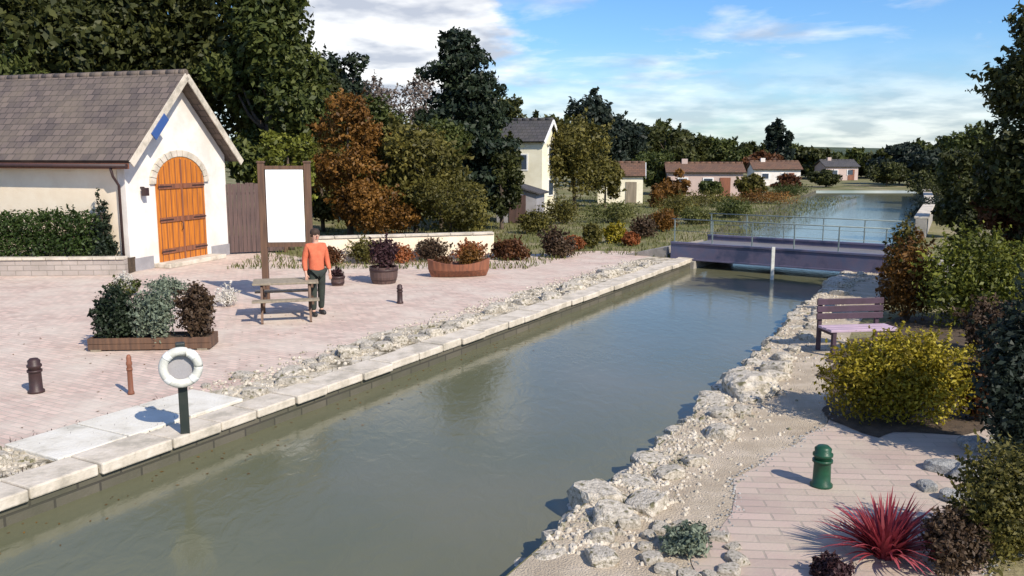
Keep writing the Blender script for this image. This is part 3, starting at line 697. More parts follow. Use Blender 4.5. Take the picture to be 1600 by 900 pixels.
def rock(p, s, label, group, z=None, meshes=rock_meshes):
    o = bpy.data.objects.new('rock', random.choice(meshes)); COL.objects.link(o)
    k = s * random.uniform(.75, 1.2); o.scale = (k * random.uniform(.8, 1.4), k, k * random.uniform(.75, 1.1))
    o.rotation_euler = (random.uniform(-.15, .15), random.uniform(-.15, .15), random.uniform(0, 6.28))
    o.location = (p.x, p.y, (s * .12 if z is None else z))
    return tag(o, label, 'rock', group)
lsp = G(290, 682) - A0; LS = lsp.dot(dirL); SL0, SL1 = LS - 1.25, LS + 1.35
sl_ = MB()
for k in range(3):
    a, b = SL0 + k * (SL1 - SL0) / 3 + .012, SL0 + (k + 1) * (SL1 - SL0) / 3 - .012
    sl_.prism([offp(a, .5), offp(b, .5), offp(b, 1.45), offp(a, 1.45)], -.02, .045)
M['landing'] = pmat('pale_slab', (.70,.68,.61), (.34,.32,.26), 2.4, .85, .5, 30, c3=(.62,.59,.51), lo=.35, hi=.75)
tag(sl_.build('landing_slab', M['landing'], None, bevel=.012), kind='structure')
s = -4.0
while s < LEN - 1.0:
    d = .78 + .22 * math.sin(s * 1.3) + random.uniform(-.12, .12)
    if not (SL0 - .1 < s < SL1 + .1) and random.random() < .85:
        rock(offp(s, d), random.uniform(.12, .27), 'rough limestone rock in the row lining the promenade beside the coping', 'rocks along the promenade edge')
    s += random.uniform(.22, .5)
for k in range(26):
    s_ = random.choice((random.uniform(-1.5, SL0), random.uniform(SL1, SL1 + 3.5)))
    rock(offp(s_, random.uniform(.62, 1.5)), random.uniform(.07, .17), 'rough limestone rock in the row lining the promenade beside the coping', 'rocks along the promenade edge')
# rock revetment on the right bank
tot = 0
for i in range(1, 10):
    a, b = right[i], right[i+1]; ln = (b - a).length; u = (b - a) / ln; nn = Vector((u.y, -u.x, 0)); k = 0.0
    while k < ln:
        for row, (dd, sz, z) in enumerate(((-.14, .2, -.36), (.10, .24, -.10), (.48, .17, .02))):
            if random.random() < (.95, .95, .62)[row]:
                rock(a + u * (k + random.uniform(-.1, .1)) + nn * (dd + random.uniform(-.08, .08)), sz * random.uniform(.75, 1.2), 'pale rock in the rough stone edging of the right bank', 'rocks edging the right bank', z)
        k += random.uniform(.30, .46)
big = rock(G(1172, 612), .34, 'largest bright white rock beside the right bank path', None, .06); 
rock(G(1128, 650), .22, 'flat pale rock just below the brightest white rock', None, .03)
rock(G(958, 812), .2, 'bright flat rock on the waterside low on the right bank', None, .02)
# ring of rocks round pale sage plant
rc = G(1078, 862)
for k in range(13):
    a = k / 13 * 6.28 + .1; rock(Vector((rc.x + math.cos(a) * .36, rc.y + math.sin(a) * .46, 0)), .095, 'small rock in the ring around the pale sage plant', 'rock ring around the sage plant')
shrub('cushion_plant', 'pale sage cushion plant inside a ring of small rocks', rc, .27, .36, .24, LM['sage'], 2500, .022, cat='plant')
# grey boulders at right
for (x, y, s_) in ((1470, 735, .2), (1512, 745, .22), (1490, 782, .15), (1535, 782, .2), (1448, 765, .12), (1520, 700, .16)):
    rock(G(x, y), s_, 'grey boulder in the cluster below the yellow shrub', 'grey boulders', .04, grey_meshes)

# ---------------------------------------------------------------- left bank objects
def bollard(p, h, r, mat, label, name='bollard'):
    t = thing(name, label, 'bollard', (p.x, p.y, 0))
    mb = MB(); mb.lathe([(r * 1.25, 0), (r * 1.25, .03), (r, .05), (r * .92, h * .72), (r * 1.12, h * .75), (r * 1.12, h * .80), (r * .9, h * .83), (r * .95, h * .92), (r * .6, h * .985), (0, h)], 20); mb.build('shaft', mat, t)
    mb = MB(); mb.lathe([(r * 1.13, h * .60), (r * 1.13, h * .66)], 20); mb.build('band', M['whitepaint'] if mat is M['darkmetal'] else mat, t)
    return t
bollard(G(57, 613), .48, .085, M['blackiron'], 'short dark brown bollard on the pink paving at the far left')
bollard(G(1283, 760), .42, .085, M['greenmetal'], 'short dark green bollard beside the right bank path')
bollard(G(625, 474), .42, .06, M['blackiron'], 'thin dark bollard below the plum shrub tub')
bollard(G(205, 616), .55, .035, M['rustwood'], 'thin brown post between the trough shrubs and the lifebuoy post')

# lifebuoy post at the quay edge
lp = offp(3.25, .55); lp = G(290, 682)
t = thing('lifebuoy_post', 'dark post with backboard at the quay edge carrying the lifebuoy', 'post', (lp.x, lp.y, 0), R(20))
mb = MB(); mb.box(-.05, -.05, 0, .05, .05, 1.10); mb.build('post', M['darkmetal'], t, bevel=.01)
mb = MB(); mb.box(-.15, -.075, .66, .15, -.052, 1.02); mb.build('backboard', M['greywall'], t, bevel=.01)
lb = thing('lifebuoy', 'white ring lifebuoy with pale grey bands hanging on the quay post', 'lifebuoy', (lp.x + .11 * math.sin(R(20)), lp.y - .12 * math.cos(R(20)), .84), R(20))
def torus(mb, Rr, r, a0, a1, n=40, seg=12, closed=False):
    pts = [(Rr * math.cos(a0 + (a1 - a0) * k / n), 0, Rr * math.sin(a0 + (a1 - a0) * k / n)) for k in range(n + 1)]
    mb.tube(pts, r, seg)
mb = MB(); torus(mb, .185, .05, 0, 2 * math.pi); mb.build('ring', M['dullwhite'], lb)
for k in range(4): mb = MB(); torus(mb, .185, .0525, k * math.pi/2 + .6, k * math.pi/2 + .95, 6); mb.build('band', M['palegrey'], lb)

# trough with three shrubs
tp = G(232, 548); 
t = thing('trough', 'long weathered timber trough on the promenade holding three shrubs', 'planter', (tp.x, tp.y + .25, 0), R(4))
mb = MB()
for y in (-.26, .22):
    for z in (.0, .1): mb.box(-.98, y, z + .02, .98, y + .04, z + .115)
for x in (-.98, .94): mb.box(x, -.219, .02, x + .04, .219, .215)
mb.build('plank_wall', M['brownwood'], t, bevel=.006)
mb = MB(); mb.box(-.935, -.215, .02, .935, .215, .18); mb.build('soil', M['soil'], t)
for x in (-.85, .85): mb = MB(); mb.box(x - .08, -.28, 0, x + .08, .28, .03); mb.build('foot', M['palewood'], t)
shrub('shrub', 'dense dark green shrub at the left end of the timber trough', (tp.x - .62, tp.y + .2), .50, .42, .95, LM['conifer'], 6500, .035, zb=.12)
shrub('shrub', 'grey-green shrub in the middle of the timber trough', (tp.x + .05, tp.y + .25), .46, .44, 1.08, LM['sage'], 5000, .035, zb=.12)
shrub('shrub', 'bronze brown shrub at the right end of the timber trough', (tp.x + .68, tp.y + .3), .48, .42, 1.0, LM['bronze'], 5500, .035, zb=.12)
pp = G(196, 462); 
t = shrub('flowering_plant', 'white flowering plant in front of the hedge bed corner', pp, .32, .28, .55, LM['white'], 1600, .03, cat='plant')
leaf_obj('foliage', [(0, 0, .2, .32, .28, .2)], 900, .04, LM['mid'], t)
shrub('flowering_plant', 'cream flowering plant on the ground right of the orange door', G(352, 478), .32, .28, .5, LM['white'], 1100, .028, cat='plant')
shrub('shrub', 'low pale green shrub at the foot of the orange door step', G(262, 460), .7, .3, .42, LM['sage'], 2600, .03)

# notice board
nb_ = G(452, 468)
t = thing('notice_board', 'tall white notice board on two brown posts right of the cottage', 'notice board', (nb_.x, nb_.y, 0), R(6))
mb = MB(); mb.box(-.40, -.03, 1.28, .40, .02, 2.86); mb.build('panel', M['signwhite'], t, bevel=.005)
mb = MB(); mb.box(-.10, -.036, 1.75, .12, -.031, 2.05); mb.build('print', M['palegrey'], t)
for x in (-.49, .49): mb = MB(); mb.box(x - .07, -.06, 0, x + .07, .07, 3.0); mb.box(x - .085, -.075, 3.0, x + .085, .085, 3.04); mb.build('post', M['brownwood'], t, bevel=.01)
for za, zb_ in ((1.18, 1.275), (2.865, 2.94)): mb = MB(); mb.box(-.42, -.04, za, .42, .04, zb_); mb.build('rail', M['brownwood'], t)

# picnic table
pt = G(436, 505)
t = thing('picnic_table', 'weathered picnic table standing below the white notice board', 'picnic table', (pt.x, pt.y + .6, 0), R(14))
mb = MB()
for k in range(5): mb.box(-.62, -.34 + k * .14, .70, .62, -.215 + k * .14, .74)
mb.build('tabletop', M['palewood'], t, bevel=.006)
for y in (-.72, .50):
    mb = MB()
    for k in range(2): mb.box(-.62, y + k * .12, .42, .62, y + .105 + k * .12, .455)
    mb.build('seat', M['palewood'], t, bevel=.006)
for x in (-.45, .45):
    for sg in (-1, 1): mb = MB(); mb.bar((x, sg * .22, .70), (x, sg * .62, 0), .045, .09); mb.build('leg', M['brownwood'], t)
    mb = MB(); mb.box(x + .03, -.72, .36, x + .07, .72, .42); mb.box(x + .03, -.33, .63, x + .07, .33, .70); mb.build('crossbeam', M['brownwood'], t)

# person
def skin_obj(name, verts, edges, rad, mat, parent, root=0, sub=2):
    me = bpy.data.meshes.new(name); me.from_pydata(verts, edges, []); o = link(bpy.data.objects.new(name, me), parent)
    me.materials.append(mat)
    bm = bmesh.new(); bm.from_mesh(me); lay = bm.verts.layers.skin.verify(); bm.verts.ensure_lookup_table()
    for v, r in zip(bm.verts, rad):
        v[lay].radius = r if hasattr(r, '__len__') else (r, r); v[lay].use_root = False
    bm.verts[root][lay].use_root = True; bm.to_mesh(me); bm.free()
    s = o.modifiers.new('skin', 'SKIN'); s.use_smooth_shade = True
    b = o.modifiers.new('sub', 'SUBSURF'); b.levels = sub; b.render_levels = sub
    return o
P0 = G(497, 492)
pn = thing('person', 'person in orange-red jacket and dark trousers standing by the notice board', 'person', (P0.x, P0.y, 0), R(35))
V = []; E = []; RD = []
def av(p, r, par=None):
    V.append(p); RD.append(r); i = len(V) - 1
    if par is not None: E.append((par, i))
    return i
pel = av((0, 0, .95), (.12, .08)); wai = av((.006, 0, 1.12), (.10, .07), pel); che = av((.004, .01, 1.30), (.13, .08), wai); nkb = av((0, .01, 1.44), (.07, .06), che)
nk = av((0, .0, 1.50), .05, nkb); hd0 = av((0, -.012, 1.585), (.072, .085), nk); hd1 = av((0, -.005, 1.66), (.068, .088), hd0)
for sg in (-1, 1):
    shd = av((sg * .17, .01, 1.38), .055, che); elb = av((sg * .235, .03, 1.11), .042, shd)
    wr = av((sg * .25, -.06, .89), .028, elb); pm = av((sg * .25, -.085, .82), (.032, .018), wr)
    for fi, (dx, ln_) in enumerate(((-.024, .065), (-.008, .075), (.008, .07), (.024, .055))):
        a = av((sg * .25 + dx, -.10, .775), .0085, pm); b = av((sg * .25 + dx, -.098, .775 - ln_ * .5), .008, a); av((sg * .25 + dx * .9, -.088, .775 - ln_), .006, b)
    th = av((sg * .25 - sg * .035, -.10, .82), .010, pm); av((sg * .25 - sg * .045, -.112, .78), .008, th)
    hip = av((sg * .095, 0, .88), .085, pel); kn = av((sg * .105, -.015 + sg * .05, .50), .058, hip); an = av((sg * .11, .02 + sg * .07, .10), .036, kn); av((sg * .12, -.09 + sg * .07, .045), .032, an)
body = skin_obj('body', V, E, RD, M['skin'], pn)
# face
mb = MB(); mb.tube([(0, -.10, 1.625), (0, -.118, 1.598), (0, -.095, 1.585)], [.008, .014, .008], 8); mb.build('nose', M['skin'], pn)
for sg in (-1, 1):
    mb = MB(); mb.tube([(sg * .030, -.086, 1.628), (sg * .030, -.096, 1.628)], [.012, .006], 8); mb.build('eye', M['eye'], pn)
    mb = MB(); mb.tube([(sg * .072, 0, 1.60), (sg * .085, .005, 1.615), (sg * .082, .01, 1.64)], [.008, .012, .009], 8); mb.build('ear', M['skin'], pn)
mb = MB(); mb.box(-.022, -.099, 1.552, .022, -.088, 1.560); mb.build('mouth', M['red'], pn)
mb = MB(); mb.lathe([(.088, -.07), (.098, 0), (.094, .045), (.065, .085), (.0, .10)], 18, (0, .022, 1.645)); mb.build('hair', M['hair'], pn)
V = []; E = []; RD = []
pel0 = av((0, 0, .80), (.165, .125)); pel = av((0, 0, .93), (.178, .135), pel0); wai = av((0, 0, 1.12), (.155, .125), pel); che = av((0, .01, 1.31), (.185, .13), wai); av((0, .008, 1.45), (.085, .075), che)
for sg in (-1, 1):
    shd = av((sg * .175, .01, 1.385), .073, che); elb = av((sg * .237, .03, 1.11), .06, shd); av((sg * .25, -.055, .90), .045, elb)
skin_obj('jacket', V, E, RD, M['jacket'], pn)
V = []; E = []; RD = []
pel = av((0, 0, .95), (.16, .12))
for sg in (-1, 1):
    hip = av((sg * .095, 0, .86), .10, pel); kn = av((sg * .105, -.015 + sg * .05, .50), .078, hip); av((sg * .11, .02 + sg * .07, .10), .062, kn)
skin_obj('trousers', V, E, RD, M['trousers'], pn)
for sg in (-1, 1):
    mb = MB(); y = sg * .07; mb.tube([(sg * .11, y + .055, .05), (sg * .113, y - .02, .055), (sg * .12, y - .10, .042), (sg * .123, y - .15, .03)], [.045, .05, .045, .025], 10); mb.build('shoe', M['shoe'], pn)

# tubs and planters on the promenade
def tub(p, r, h, mat, label):
    t = thing('tub_planter', label, 'planter', (p.x, p.y, 0))
    mb = MB(); mb.lathe([(r * .8, 0), (r * .95, h * .4), (r, h), (r * .88, h), (r * .86, h * .85)], 20, smooth=False); mb.build('barrel', mat, t)
    mb = MB(); mb.lathe([(r * .86, h * .80), (r * .86, h * .86)], 20); mb.build('soil', M['soil'], t)
    for z in (.2, .75): mb = MB(); rr = r * (.8 + .2 * z) + .018; mb.lathe([(rr, h * z), (rr + .004, h * z + .05)], 20); mb.build('hoop', M['blackiron'], t)
    return t
q = G(600, 442); tub(q, .36, .42, M['fencewood'], 'dark mauve wooden tub holding the plum shrub')
shrub('plum_shrub', 'dark plum coloured shrub growing in the mauve wooden tub', q, .56, .5, .82, LM['plum'], 3200, .045, zb=.34)
q = G(528, 446); tub(q, .17, .24, M['fencewood'], 'small mauve wooden tub right of the person')
shrub('pot_plant', 'small purple plant in the little tub right of the person', q, .2, .2, .26, LM['plum'], 900, .028, zb=.2, cat='plant')
for k, (f, lm, lab) in enumerate(((.10, 'brown', 'red-brown shrub at the left end of the cream garden wall'), (.30, 'olive', 'olive shrub against the cream garden wall, second from its left end'),
        (.47, 'flame', 'orange flowering shrub against the middle of the cream garden wall'), (.66, 'bronze', 'bronze shrub against the cream garden wall above the rust-brown boat'), (.86, 'flame', 'orange flowering shrub at the right end of the cream garden wall'))):
    w_ = g0 + gd * gl_ * f; shrub('shrub', lab, (w_.x, w_.y - .55), .75, .4, (.62, .8, .6, .75, .62)[k], LM[lm], 3600, .04, nb=12)
# boat shaped planter
q = G(716, 434)
t = thing('boat_planter', 'old rust-brown rowing boat used as a planter on the promenade', 'boat planter', (q.x, q.y + .25, 0), R(10))
mb = MB(); prof = []; nst = 13
for k in range(nst):
    f = k / (nst - 1) * 2 - 1; w = .36 * (1 - abs(f) ** 2.4) + .02; sh_ = .36 + .12 * f * f
    prof.append([(f * .8, -w, sh_), (f * .78, -w * .92, .2), (f * .72, -w * .45, .04), (f * .72, w * .45, .04), (f * .78, w * .92, .2), (f * .8, w, sh_)])
vs = [p for s_ in prof for p in s_]; fs = [(k*6+j, k*6+j+1, (k+1)*6+j+1, (k+1)*6+j) for k in range(nst-1) for j in range(5)]
mb.add(vs, fs); o = mb.build('hull', M['rustwood'], t); sm = o.modifiers.new('s', 'SOLIDIFY'); sm.thickness = .03; sm.offset = 1
mb = MB(); mb.prism([(f * .68, -(.30 * (1 - abs(f) ** 2.4))) for f in [k / 6 - 1 for k in range(13)]] + [(f * .68, .30 * (1 - abs(f) ** 2.4)) for f in [1 - k / 6 for k in range(1, 12)]], .22, .28); mb.build('soil', M['soil'], t)
shrub('shrub', 'ochre grass-like shrub planted in the rust-brown boat', (q.x + .3, q.y + .28), .45, .25, .62, LM['copper'], 1800, .035, zb=.26)
shrub('shrub', 'red-brown low plant at the left end of the rust-brown boat', (q.x - .38, q.y + .22), .36, .22, .3, LM['brown'], 1300, .03, zb=.26)
# shrubs along the far part of the promenade
for (x, y, rx, h, lm, lab) in ((800, 406, .62, .62, 'brown', 'red-brown shrub before the lavender-grey shed'),
        (868, 402, .70, .85, 'bronze', 'bronze shrub right of the lavender-grey shed'),
        (925, 388, .50, .80, 'olive', 'round olive green shrub on the verge left of the small golden shrub'),
        (962, 380, .48, .70, 'yellow', 'small golden shrub of the verge between the olive and the brownish shrubs'),
        (985, 384, .35, .45, 'flame', 'orange flowering plant on the verge right of the small golden shrub'),
        (895, 392, .4, .5, 'flame', 'orange flowering plant on the verge between the bronze and olive shrubs'),
        (760, 398, .45, .5, 'yellow', 'low golden shrub left of the red-brown shrub'),
        (1006, 372, .55, .80, 'bronze', 'brownish shrub at the verge end nearest the bridge'),
        (880, 350, 1.3, 1.2, 'olive', 'wide pale olive shrub under the yellow-olive tree'),
        (955, 348, 1.6, 1.1, 'grass', 'wide yellowish shrub in front of the pale outbuilding'),
        (1090, 350, 1.1, .8, 'grass', 'light green bush on the left bank behind the bridge'),
        (1142, 340, 1.5, .9, 'mid', 'dark green bush on the bank left of the basin'),
        (1055, 338, 1.6, 1.0, 'olive', 'olive bush below the pink cottage left of the basin'),
        (1100, 322, 2.6, 1.0, 'olive', 'wide olive bush before the door of the pink cottage'),
        (1190, 318, 2.6, .9, 'copper', 'ochre bush at the far left shore of the basin'),
        (1240, 306, 2.4, .9, 'mid', 'green bush before the far white cottage'),
        (1460, 345, 1.4, 1.2, 'navy', 'dark bush on the right shore beside the shore wall'),
        (1470, 320, 2.2, 1.5, 'deep', 'dark green bush under the dark trees on the right shore'),
        (835, 365, .9, .9, 'olive', 'olive bush at the right foot of the lavender-grey shed'),
        (1035, 362, .7, .9, 'copper', 'ochre bush on the verge closest to the footbridge')):
    shrub('shrub', lab, G(x, y), rx * 1.15, rx * .8, h * 1.1, LM[lm], 3600, .055, nb=12)

# ---------------------------------------------------------------- trees
def T(px, Y, topy, hw, lm, label, n=12000, leaf=.13, base=.15, kind='round', name='broadleaf_tree', cat='tree', nb=20, group=None, z0=0):
    h = ZA(topy, Y) - z0; rad = hw / F * Y
    return tree(name, label, cat, (XA(px, Y), Y, z0), h, rad, LM[lm], n, leaf, base, kind, group, nb)
T(-60, 38, -140, 210, 'deep', 'huge dark green tree leftmost behind the cottage', 26000, .20, .12, nb=34)
T(130, 40, -150, 200, 'deep', 'huge dark tree rising behind the middle of the cottage roof', 26000, .20, .10, nb=34)
T(310, 43, -140, 190, 'deep', 'huge dark green tree straight behind the cottage gable peak', 24000, .20, .10, nb=34)
T(425, 38, -90, 95, 'mid', 'tall mid green tree right of the cottage gable, top out of frame', 20000, .17, .05, nb=34)
T(40, 33, 60, 120, 'mid', 'lower green tree just over the left part of the cottage roof', 12000, .15, .15)
T(455, 29, 165, 50, 'fresh', 'small yellowish green tree behind the white notice board', 7000, .09, .05)
T(540, 52, 38, 62, 'conifer', 'dark green tree filling the dip left of the bare pinkish tree', 12000, .18, .05)
T(628, 47, 88, 66, 'pinkbare', 'sparse pinkish grey tree behind the copper tree', 5200, .10, .15, nb=16)
T(548, 32, 128, 62, 'copper', 'copper brown tree rising behind the low cream garden wall', 12000, .09, .04, nb=26)
T(650, 33, 185, 92, 'olive', 'broad olive green tree in the middle of the garden', 14000, .10, .03, nb=26)
T(600, 31, 268, 70, 'copper', 'low ochre shrub tree directly behind the garden wall', 8000, .07, .02)
T(705, 31.5, 262, 72, 'olive', 'low olive shrub tree behind the right end of the garden wall', 9000, .07, .02)
T(722, 38, 50, 82, 'conifer', 'tall dark conifer towering left of the white house', 30000, .13, .03, 'column', 'conifer_tree', 'conifer', 40)
T(770, 54, 125, 55, 'deep', 'dark tree just left of the white house roof', 10000, .16, .05)
T(898, 49, 172, 62, 'olive', 'yellow-olive tree right of the white house', 11000, .12, .05, nb=26)
T(860, 80, 168, 60, 'deep', 'dark tree behind the white house and the yellow-olive tree', 7000, .28, .05)
T(920, 84, 122, 40, 'navy', 'tall dark blue-green tree crown above the yellow-olive tree', 6000, .26, .05)
T(965, 96, 165, 45, 'navy', 'dark sloping tree right of the tall blue-green crown', 6000, .30, .05)
T(1022, 52, 292, 17, 'copper', 'small ochre cypress right of the pale outbuilding', 1800, .08, .02, 'column', 'cypress', 'cypress', 8)
for (px, Y, tp, hw, lm, lab) in ((1052, 57, 262, 26, 'copper', 'ochre tree hiding the left end of the pink cottage'), (1172, 60, 268, 24, 'olive', 'olive tree hiding the right end of the pink cottage'),
        (1228, 70, 272, 24, 'brown', 'red-brown tree before the far white cottage'), (1290, 84, 262, 28, 'deep', 'dark green tree on the far shore right of the white cottage'),
        (1385, 86, 250, 34, 'deep', 'dark green tree right of the rose-grey house'), (945, 52, 238, 30, 'olive', 'olive tree overhanging the roof of the pale outbuilding'),
        (1110, 64, 280, 20, 'mid', 'small green tree before the middle of the pink cottage'), (783, 42, 192, 34, 'deep', 'green tree hiding the left wall of the white house'),
        (1022, 70, 228, 36, 'mid', 'green tree above the right end of the pale outbuilding'), (1460, 60, 262, 45, 'deep', 'dark tree on the right shore behind the shore wall')):
    T(px, Y, tp, hw, lm, lab, 4500, .14, .02)
T(505, 36, 205, 50, 'olive', 'slim olive tree between the notice board and the copper tree', 8000, .09, .02)
T(498, 44, 70, 55, 'deep', 'dark green tree right of the tall mid green tree', 11000, .15, .03)
T(690, 36, 175, 60, 'mid', 'mid green tree in front of the tall dark conifer', 10000, .10, .03)
T(784, 37, 205, 34, 'deep', 'narrow dark green tree at the foot of the tall conifer', 6000, .09, .02)
T(590, 42, 135, 60, 'mid', 'green tree between the copper tree and the bare pinkish tree', 9000, .12, .03)
for i, px in enumerate(range(975, 1500, 25)):
    Y = (112, 124, 117, 130)[i % 4]
    tp = np.interp(px, (975, 1100, 1200, 1300, 1360, 1420, 1500), (176, 205, 222, 236, 236, 224, 205)) + (0, 8, -6, 6)[(i * 3) % 4]
    T(px, Y, tp, 30, ('deep', 'navy', 'mid', 'deep')[i % 4], 'tree of the dark distant belt behind the basin', 3600, .36, .0, group='distant tree belt behind the basin')
far = [(1040, 105, 192, 48, 'deep', 'dark green tree above the left end of the pink cottage'), (1098, 118, 206, 45, 'mid', 'mid green tree above the middle of the pink cottage'),
       (1150, 112, 226, 38, 'mid', 'low green tree above the right end of the pink cottage'), (1213, 112, 183, 27, 'navy', 'lone round dark tree standing up from the skyline'),
       (1195, 96, 236, 34, 'brown', 'reddish brown tree below the lone round skyline tree'), (1262, 116, 228, 40, 'deep', 'dark tree right of the lone round skyline tree'),
       (1310, 125, 238, 38, 'mid', 'low green tree above the rose-grey house'), (1352, 118, 240, 38, 'deep', 'dark low tree right of the rose-grey house'),
       (1405, 92, 226, 46, 'navy', 'dark blue-green tree at the right end of the basin'), (1450, 88, 235, 50, 'navy', 'second dark blue-green tree, right of the one at the basin end'),
       (1512, 50, 182, 46, 'mid', 'bushy green tree left of the tall dark edge tree')]
for f in far: T(f[0], f[1], f[2], f[3], f[4], f[5], 4200 if f[1] > 60 else 9000, .32 if f[1] > 60 else .14, .03)
# trees further out, seen only from the side
for i, (px, Y, ty, hw) in enumerate(((-420, 44, -60, 190), (1720, 60, 150, 90), (1840, 48, 120, 110))):
    T(px, Y, ty, hw, 'mid', ('green tree beyond the left end of the cottage', 'green tree behind the right bank thicket', 'rightmost green tree behind the right bank thicket')[i], 9000, .22, .1)
# right bank
T(1625, 17.5, -60, 115, 'deep', 'tall dark olive tree at the right edge of the view', 32000, .075, .06, nb=40)
T(1500, 25, 195, 46, 'deep', 'dark olive tree between the bushy green tree and the edge tree', 9000, .09, .02)
T(1585, 18, 190, 62, 'brown', 'dark thicket tree under the tall olive edge tree', 15000, .07, .0)
T(1500, 33, 215, 40, 'deep', 'dark green tree behind the bushy dark olive tree of the right bank', 9000, .10, .0)
def S(px, py, hw, topy, lm, lab, n=5000, leaf=.045, depth=.8, **k):
    p = G(px, py); rx = hw / F * p.length; h = (py - topy) / F * p.length * 1.03
    return shrub('shrub', lab, (p.x, p.y + rx * depth * .4), rx, rx * depth, h, LM[lm], n, leaf, **k)
S(1535, 520, 110, 372, 'fresh', 'large bright green shrub on the right bank', 15000, .045, .7, nb=26)
S(1600, 470, 70, 240, 'deep', 'tall dark bush behind the large bright green shrub', 12000, .05, .8, nb=14)
S(1425, 505, 52, 375, 'copper', 'ochre brown shrub at the left of the large bright green shrub', 6000, .045, .8)
S(1412, 440, 35, 350, 'olive', 'olive shrub by the right end of the footbridge', 3500, .05)
S(1425, 668, 135, 525, 'yellow', 'mounded golden yellow shrub beside the right bank path', 22000, .028, .6, nb=26)
S(1545, 560, 50, 470, 'bronze', 'bronze shrub behind the golden yellow shrub', 5000, .04)
S(1540, 665, 45, 560, 'brown', 'red-brown shrub touching the right of the golden yellow shrub', 4000, .035)
S(1615, 735, 95, 460, 'navy', 'dark blue-green bush at the right edge above the ivy', 12000, .04, .8, nb=14)
S(1585, 890, 118, 715, 'olive', 'olive ivy mound in the bottom right corner', 14000, .024, .7, nb=14)
S(1490, 905, 70, 800, 'bronze', 'low bronze ground plant left of the olive ivy mound', 6000, .022, .7)
# crimson spiky plant
cp = G(1382, 872)
t = thing('cordyline', 'spiky crimson leaved plant on the pink terrace paving', 'plant', (cp.x, cp.y, 0))
blades_mesh('leaf_rosette', LM['red'], t, 260, .55, .040, 1.25, .07, 6)
mb = MB(); mb.tube([(0, 0, -.01), (0, 0, .12)], [.05, .04], 8); mb.build('stem', M['bark'], t)
cp2 = G(1300, 905)
shrub('shrub', 'very dark low plant at the bottom left of the crimson plant', cp2, .2, .2, .2, LM['plum'], 2200, .022)

# bench in the shade
bp0 = G(1345, 556)
t = thing('bench', 'lilac painted bench with dark backrest on the right bank', 'bench', (bp0.x, bp0.y + .2, 0), R(8))
mb = MB()
for k in range(3): mb.box(-.58, -.24 + k * .15, .40, .58, -.11 + k * .15, .44)
mb.build('seat', M['lilac'], t, bevel=.006)
mb = MB()
for k in range(3): mb.box(-.58, .24, .52 + k * .12, .58, .27, .62 + k * .12)
mb.build('backrest', M['purpledark'], t, bevel=.006)
for x in (-.5, .5):
    mb = MB(); mb.box(x - .03, -.22, 0, x + .03, -.15, .40); mb.build('leg', M['purpledark'], t)
    mb = MB(); mb.box(x - .03, .275, 0, x + .03, .33, .86); mb.box(x - .028, -.2, .34, x + .028, .275, .398); mb.build('leg', M['purpledark'], t)

# ---------------------------------------------------------------- low wall on the right shore of the basin
bw = [G(1425, 372), G(1443, 340), G(1440, 318), G(1434, 303)]
t = thing('shore_wall', 'low pale grey stone wall along the right shore of the basin', 'wall', (0, 0, 0))
for a_, b_ in zip(bw[:-1], bw[1:]):
    d_ = b_ - a_; mb = MB(); mb.bar(a_ + Vector((.3, 0, .36)), b_ + Vector((.3, 0, .36)), .4, .74); mb.build('masonry', M['concrete'], t, bevel=.01)
    mb = MB(); mb.bar(a_ + Vector((.3, 0, .78)), b_ + Vector((.3, 0, .78)), .5, .08); mb.build('coping_stone', M['coping'], t, bevel=.01)

# ---------------------------------------------------------------- grass and weeds
def strip_area(f):
    return f
def verge():
    while True:
        y = 24 + 40 * random.random() ** 1.3; x = random.uniform(-8, 30)
        p = Vector((x, y, 0)); r = p - A0; s_ = r.dot(dirL); d = r.dot(nL)
        if s_ > LEN * .5 and d > (3.4 if s_ < LEN + 1 else .6): return x, y
g = blades_mesh('grass', LM['grass'], None, 26000, .17, .035, .9, seg=3, area=verge); tag(g, 'short dry grass on the verge behind the promenade', 'grass', kind='stuff')
def wl():
    s_ = random.choice((random.uniform(-2, 3), random.uniform(-2, LEN))); p = offp(s_, random.gauss(.55, .05) if random.random() < .3 else random.gauss(1.3, .15)); return p.x, p.y
g = blades_mesh('weeds', LM['bronze'], None, 900, .07, .010, 1.3, seg=3, area=wl); tag(g, 'sparse weeds among the promenade edge rocks', 'weeds', kind='stuff')
def wr_():
    i = random.randint(1, 9); p = right[i].lerp(right[i+1], random.random()); a = right[i+1] - right[i]; a.normalize(); d = abs(random.gauss(.2, .2)); return p.x + a.y * d, p.y - a.x * d
g = blades_mesh('weeds', LM['grass'], None, 1500, .06, .009, 1.3, seg=3, area=wr_, centre=(0, 0, -.02)); tag(g, 'sparse weeds between the rocks of the right bank', 'weeds', kind='stuff')

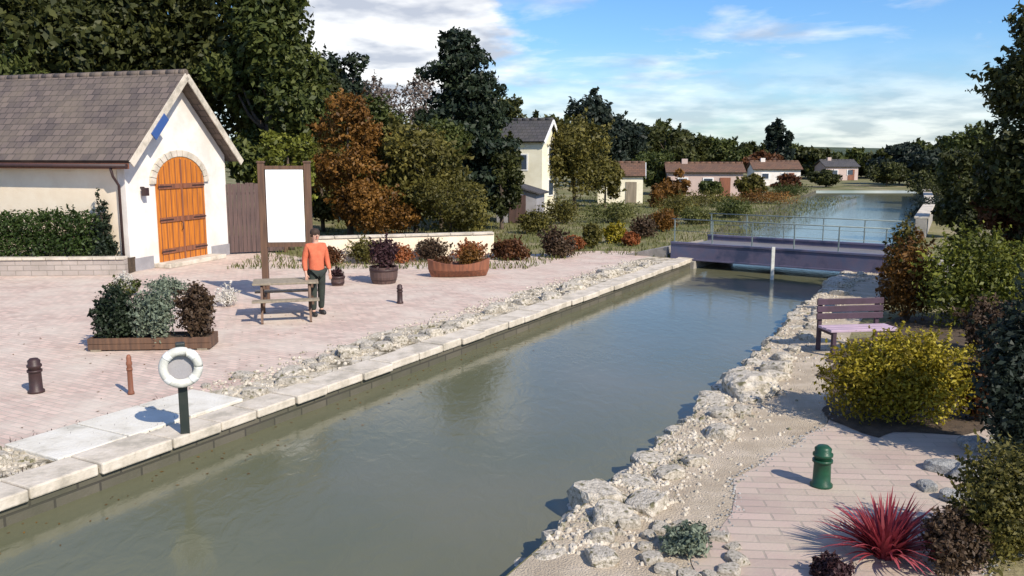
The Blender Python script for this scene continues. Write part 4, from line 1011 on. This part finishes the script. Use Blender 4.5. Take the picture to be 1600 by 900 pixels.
# loose gravel along the rock rows and path edges; fallen leaves on water and paving
def scatter(name, mat, n, size, area, z, label, flat=False):
    vs = []; fs = []
    for i in range(n):
        x, y = area(); k = size * random.uniform(.4, 1.3); a = random.uniform(0, 6.28); b = len(vs); m = 6
        if flat:
            for j in range(4): t = a + j * 1.5708; q = k * (1 if j % 2 == 0 else .5); vs.append((x + math.cos(t) * q, y + math.sin(t) * q, z + random.uniform(0, .004)))
            fs.append((b, b+1, b+2, b+3)); continue
        for j in range(m): t = a + j * 6.283 / m; q = k * random.uniform(.7, 1.1); vs.append((x + math.cos(t) * q, y + math.sin(t) * q, z))
        for j in range(m): t = a + j * 6.283 / m; q = k * random.uniform(.4, .7); vs.append((x + math.cos(t) * q, y + math.sin(t) * q, z + k * random.uniform(.5, .9)))
        fs += [(b+j, b+(j+1) % m, b+m+(j+1) % m, b+m+j) for j in range(m)] + [tuple(b+m+j for j in range(m))]
    me = bpy.data.meshes.new(name); me.from_pydata(vs, [], fs); me.materials.append(mat); me.update()
    return tag(link(bpy.data.objects.new(name, me)), label, name.replace('_', ' '), kind='stuff')
def left_edge(): s_ = random.uniform(-3, LEN); s_ = s_ if not SL0 < s_ < SL1 else s_ - 2.6; p = offp(s_, min(1.75, max(.5, random.gauss(1.1, .3)))); return p.x, p.y
scatter('gravel', M['rock'], 2600, .03, left_edge, .005, 'loose pale gravel between the promenade rocks')
def right_edge():
    i = random.randint(1, 9); p = right[i].lerp(right[i+1], random.random()); a = (right[i+1] - right[i]).normalized(); d = abs(random.gauss(.3, .3)); return p.x + a.y * d, p.y - a.x * d
scatter('gravel', M['rock'], 2600, .026, right_edge, 0.0, 'loose pale gravel between the rocks of the right bank')
def terrace_edge():
    p = random.choice(pav2); return p.x + random.gauss(0, .05), p.y + random.gauss(0, .05)
scatter('gravel', M['rockgrey'], 900, .014, terrace_edge, .006, 'fine grey gravel along the terrace paving edge')
def on_water():
    s_ = random.uniform(-2, LEN); p = offp(s_, -abs(random.gauss(0, .35)) - .06); return p.x, p.y
scatter('fallen_leaves', LM['copper'], 260, .022, on_water, WZ + .004, 'brown leaves floating along the left quay wall', True)
def on_pave():
    p = offp(random.uniform(-2, LEN), random.uniform(1.6, 8)); return p.x, p.y
scatter('fallen_leaves', LM['copper'], 500, .022, on_pave, .006, 'brown leaves fallen on the pink promenade', True)
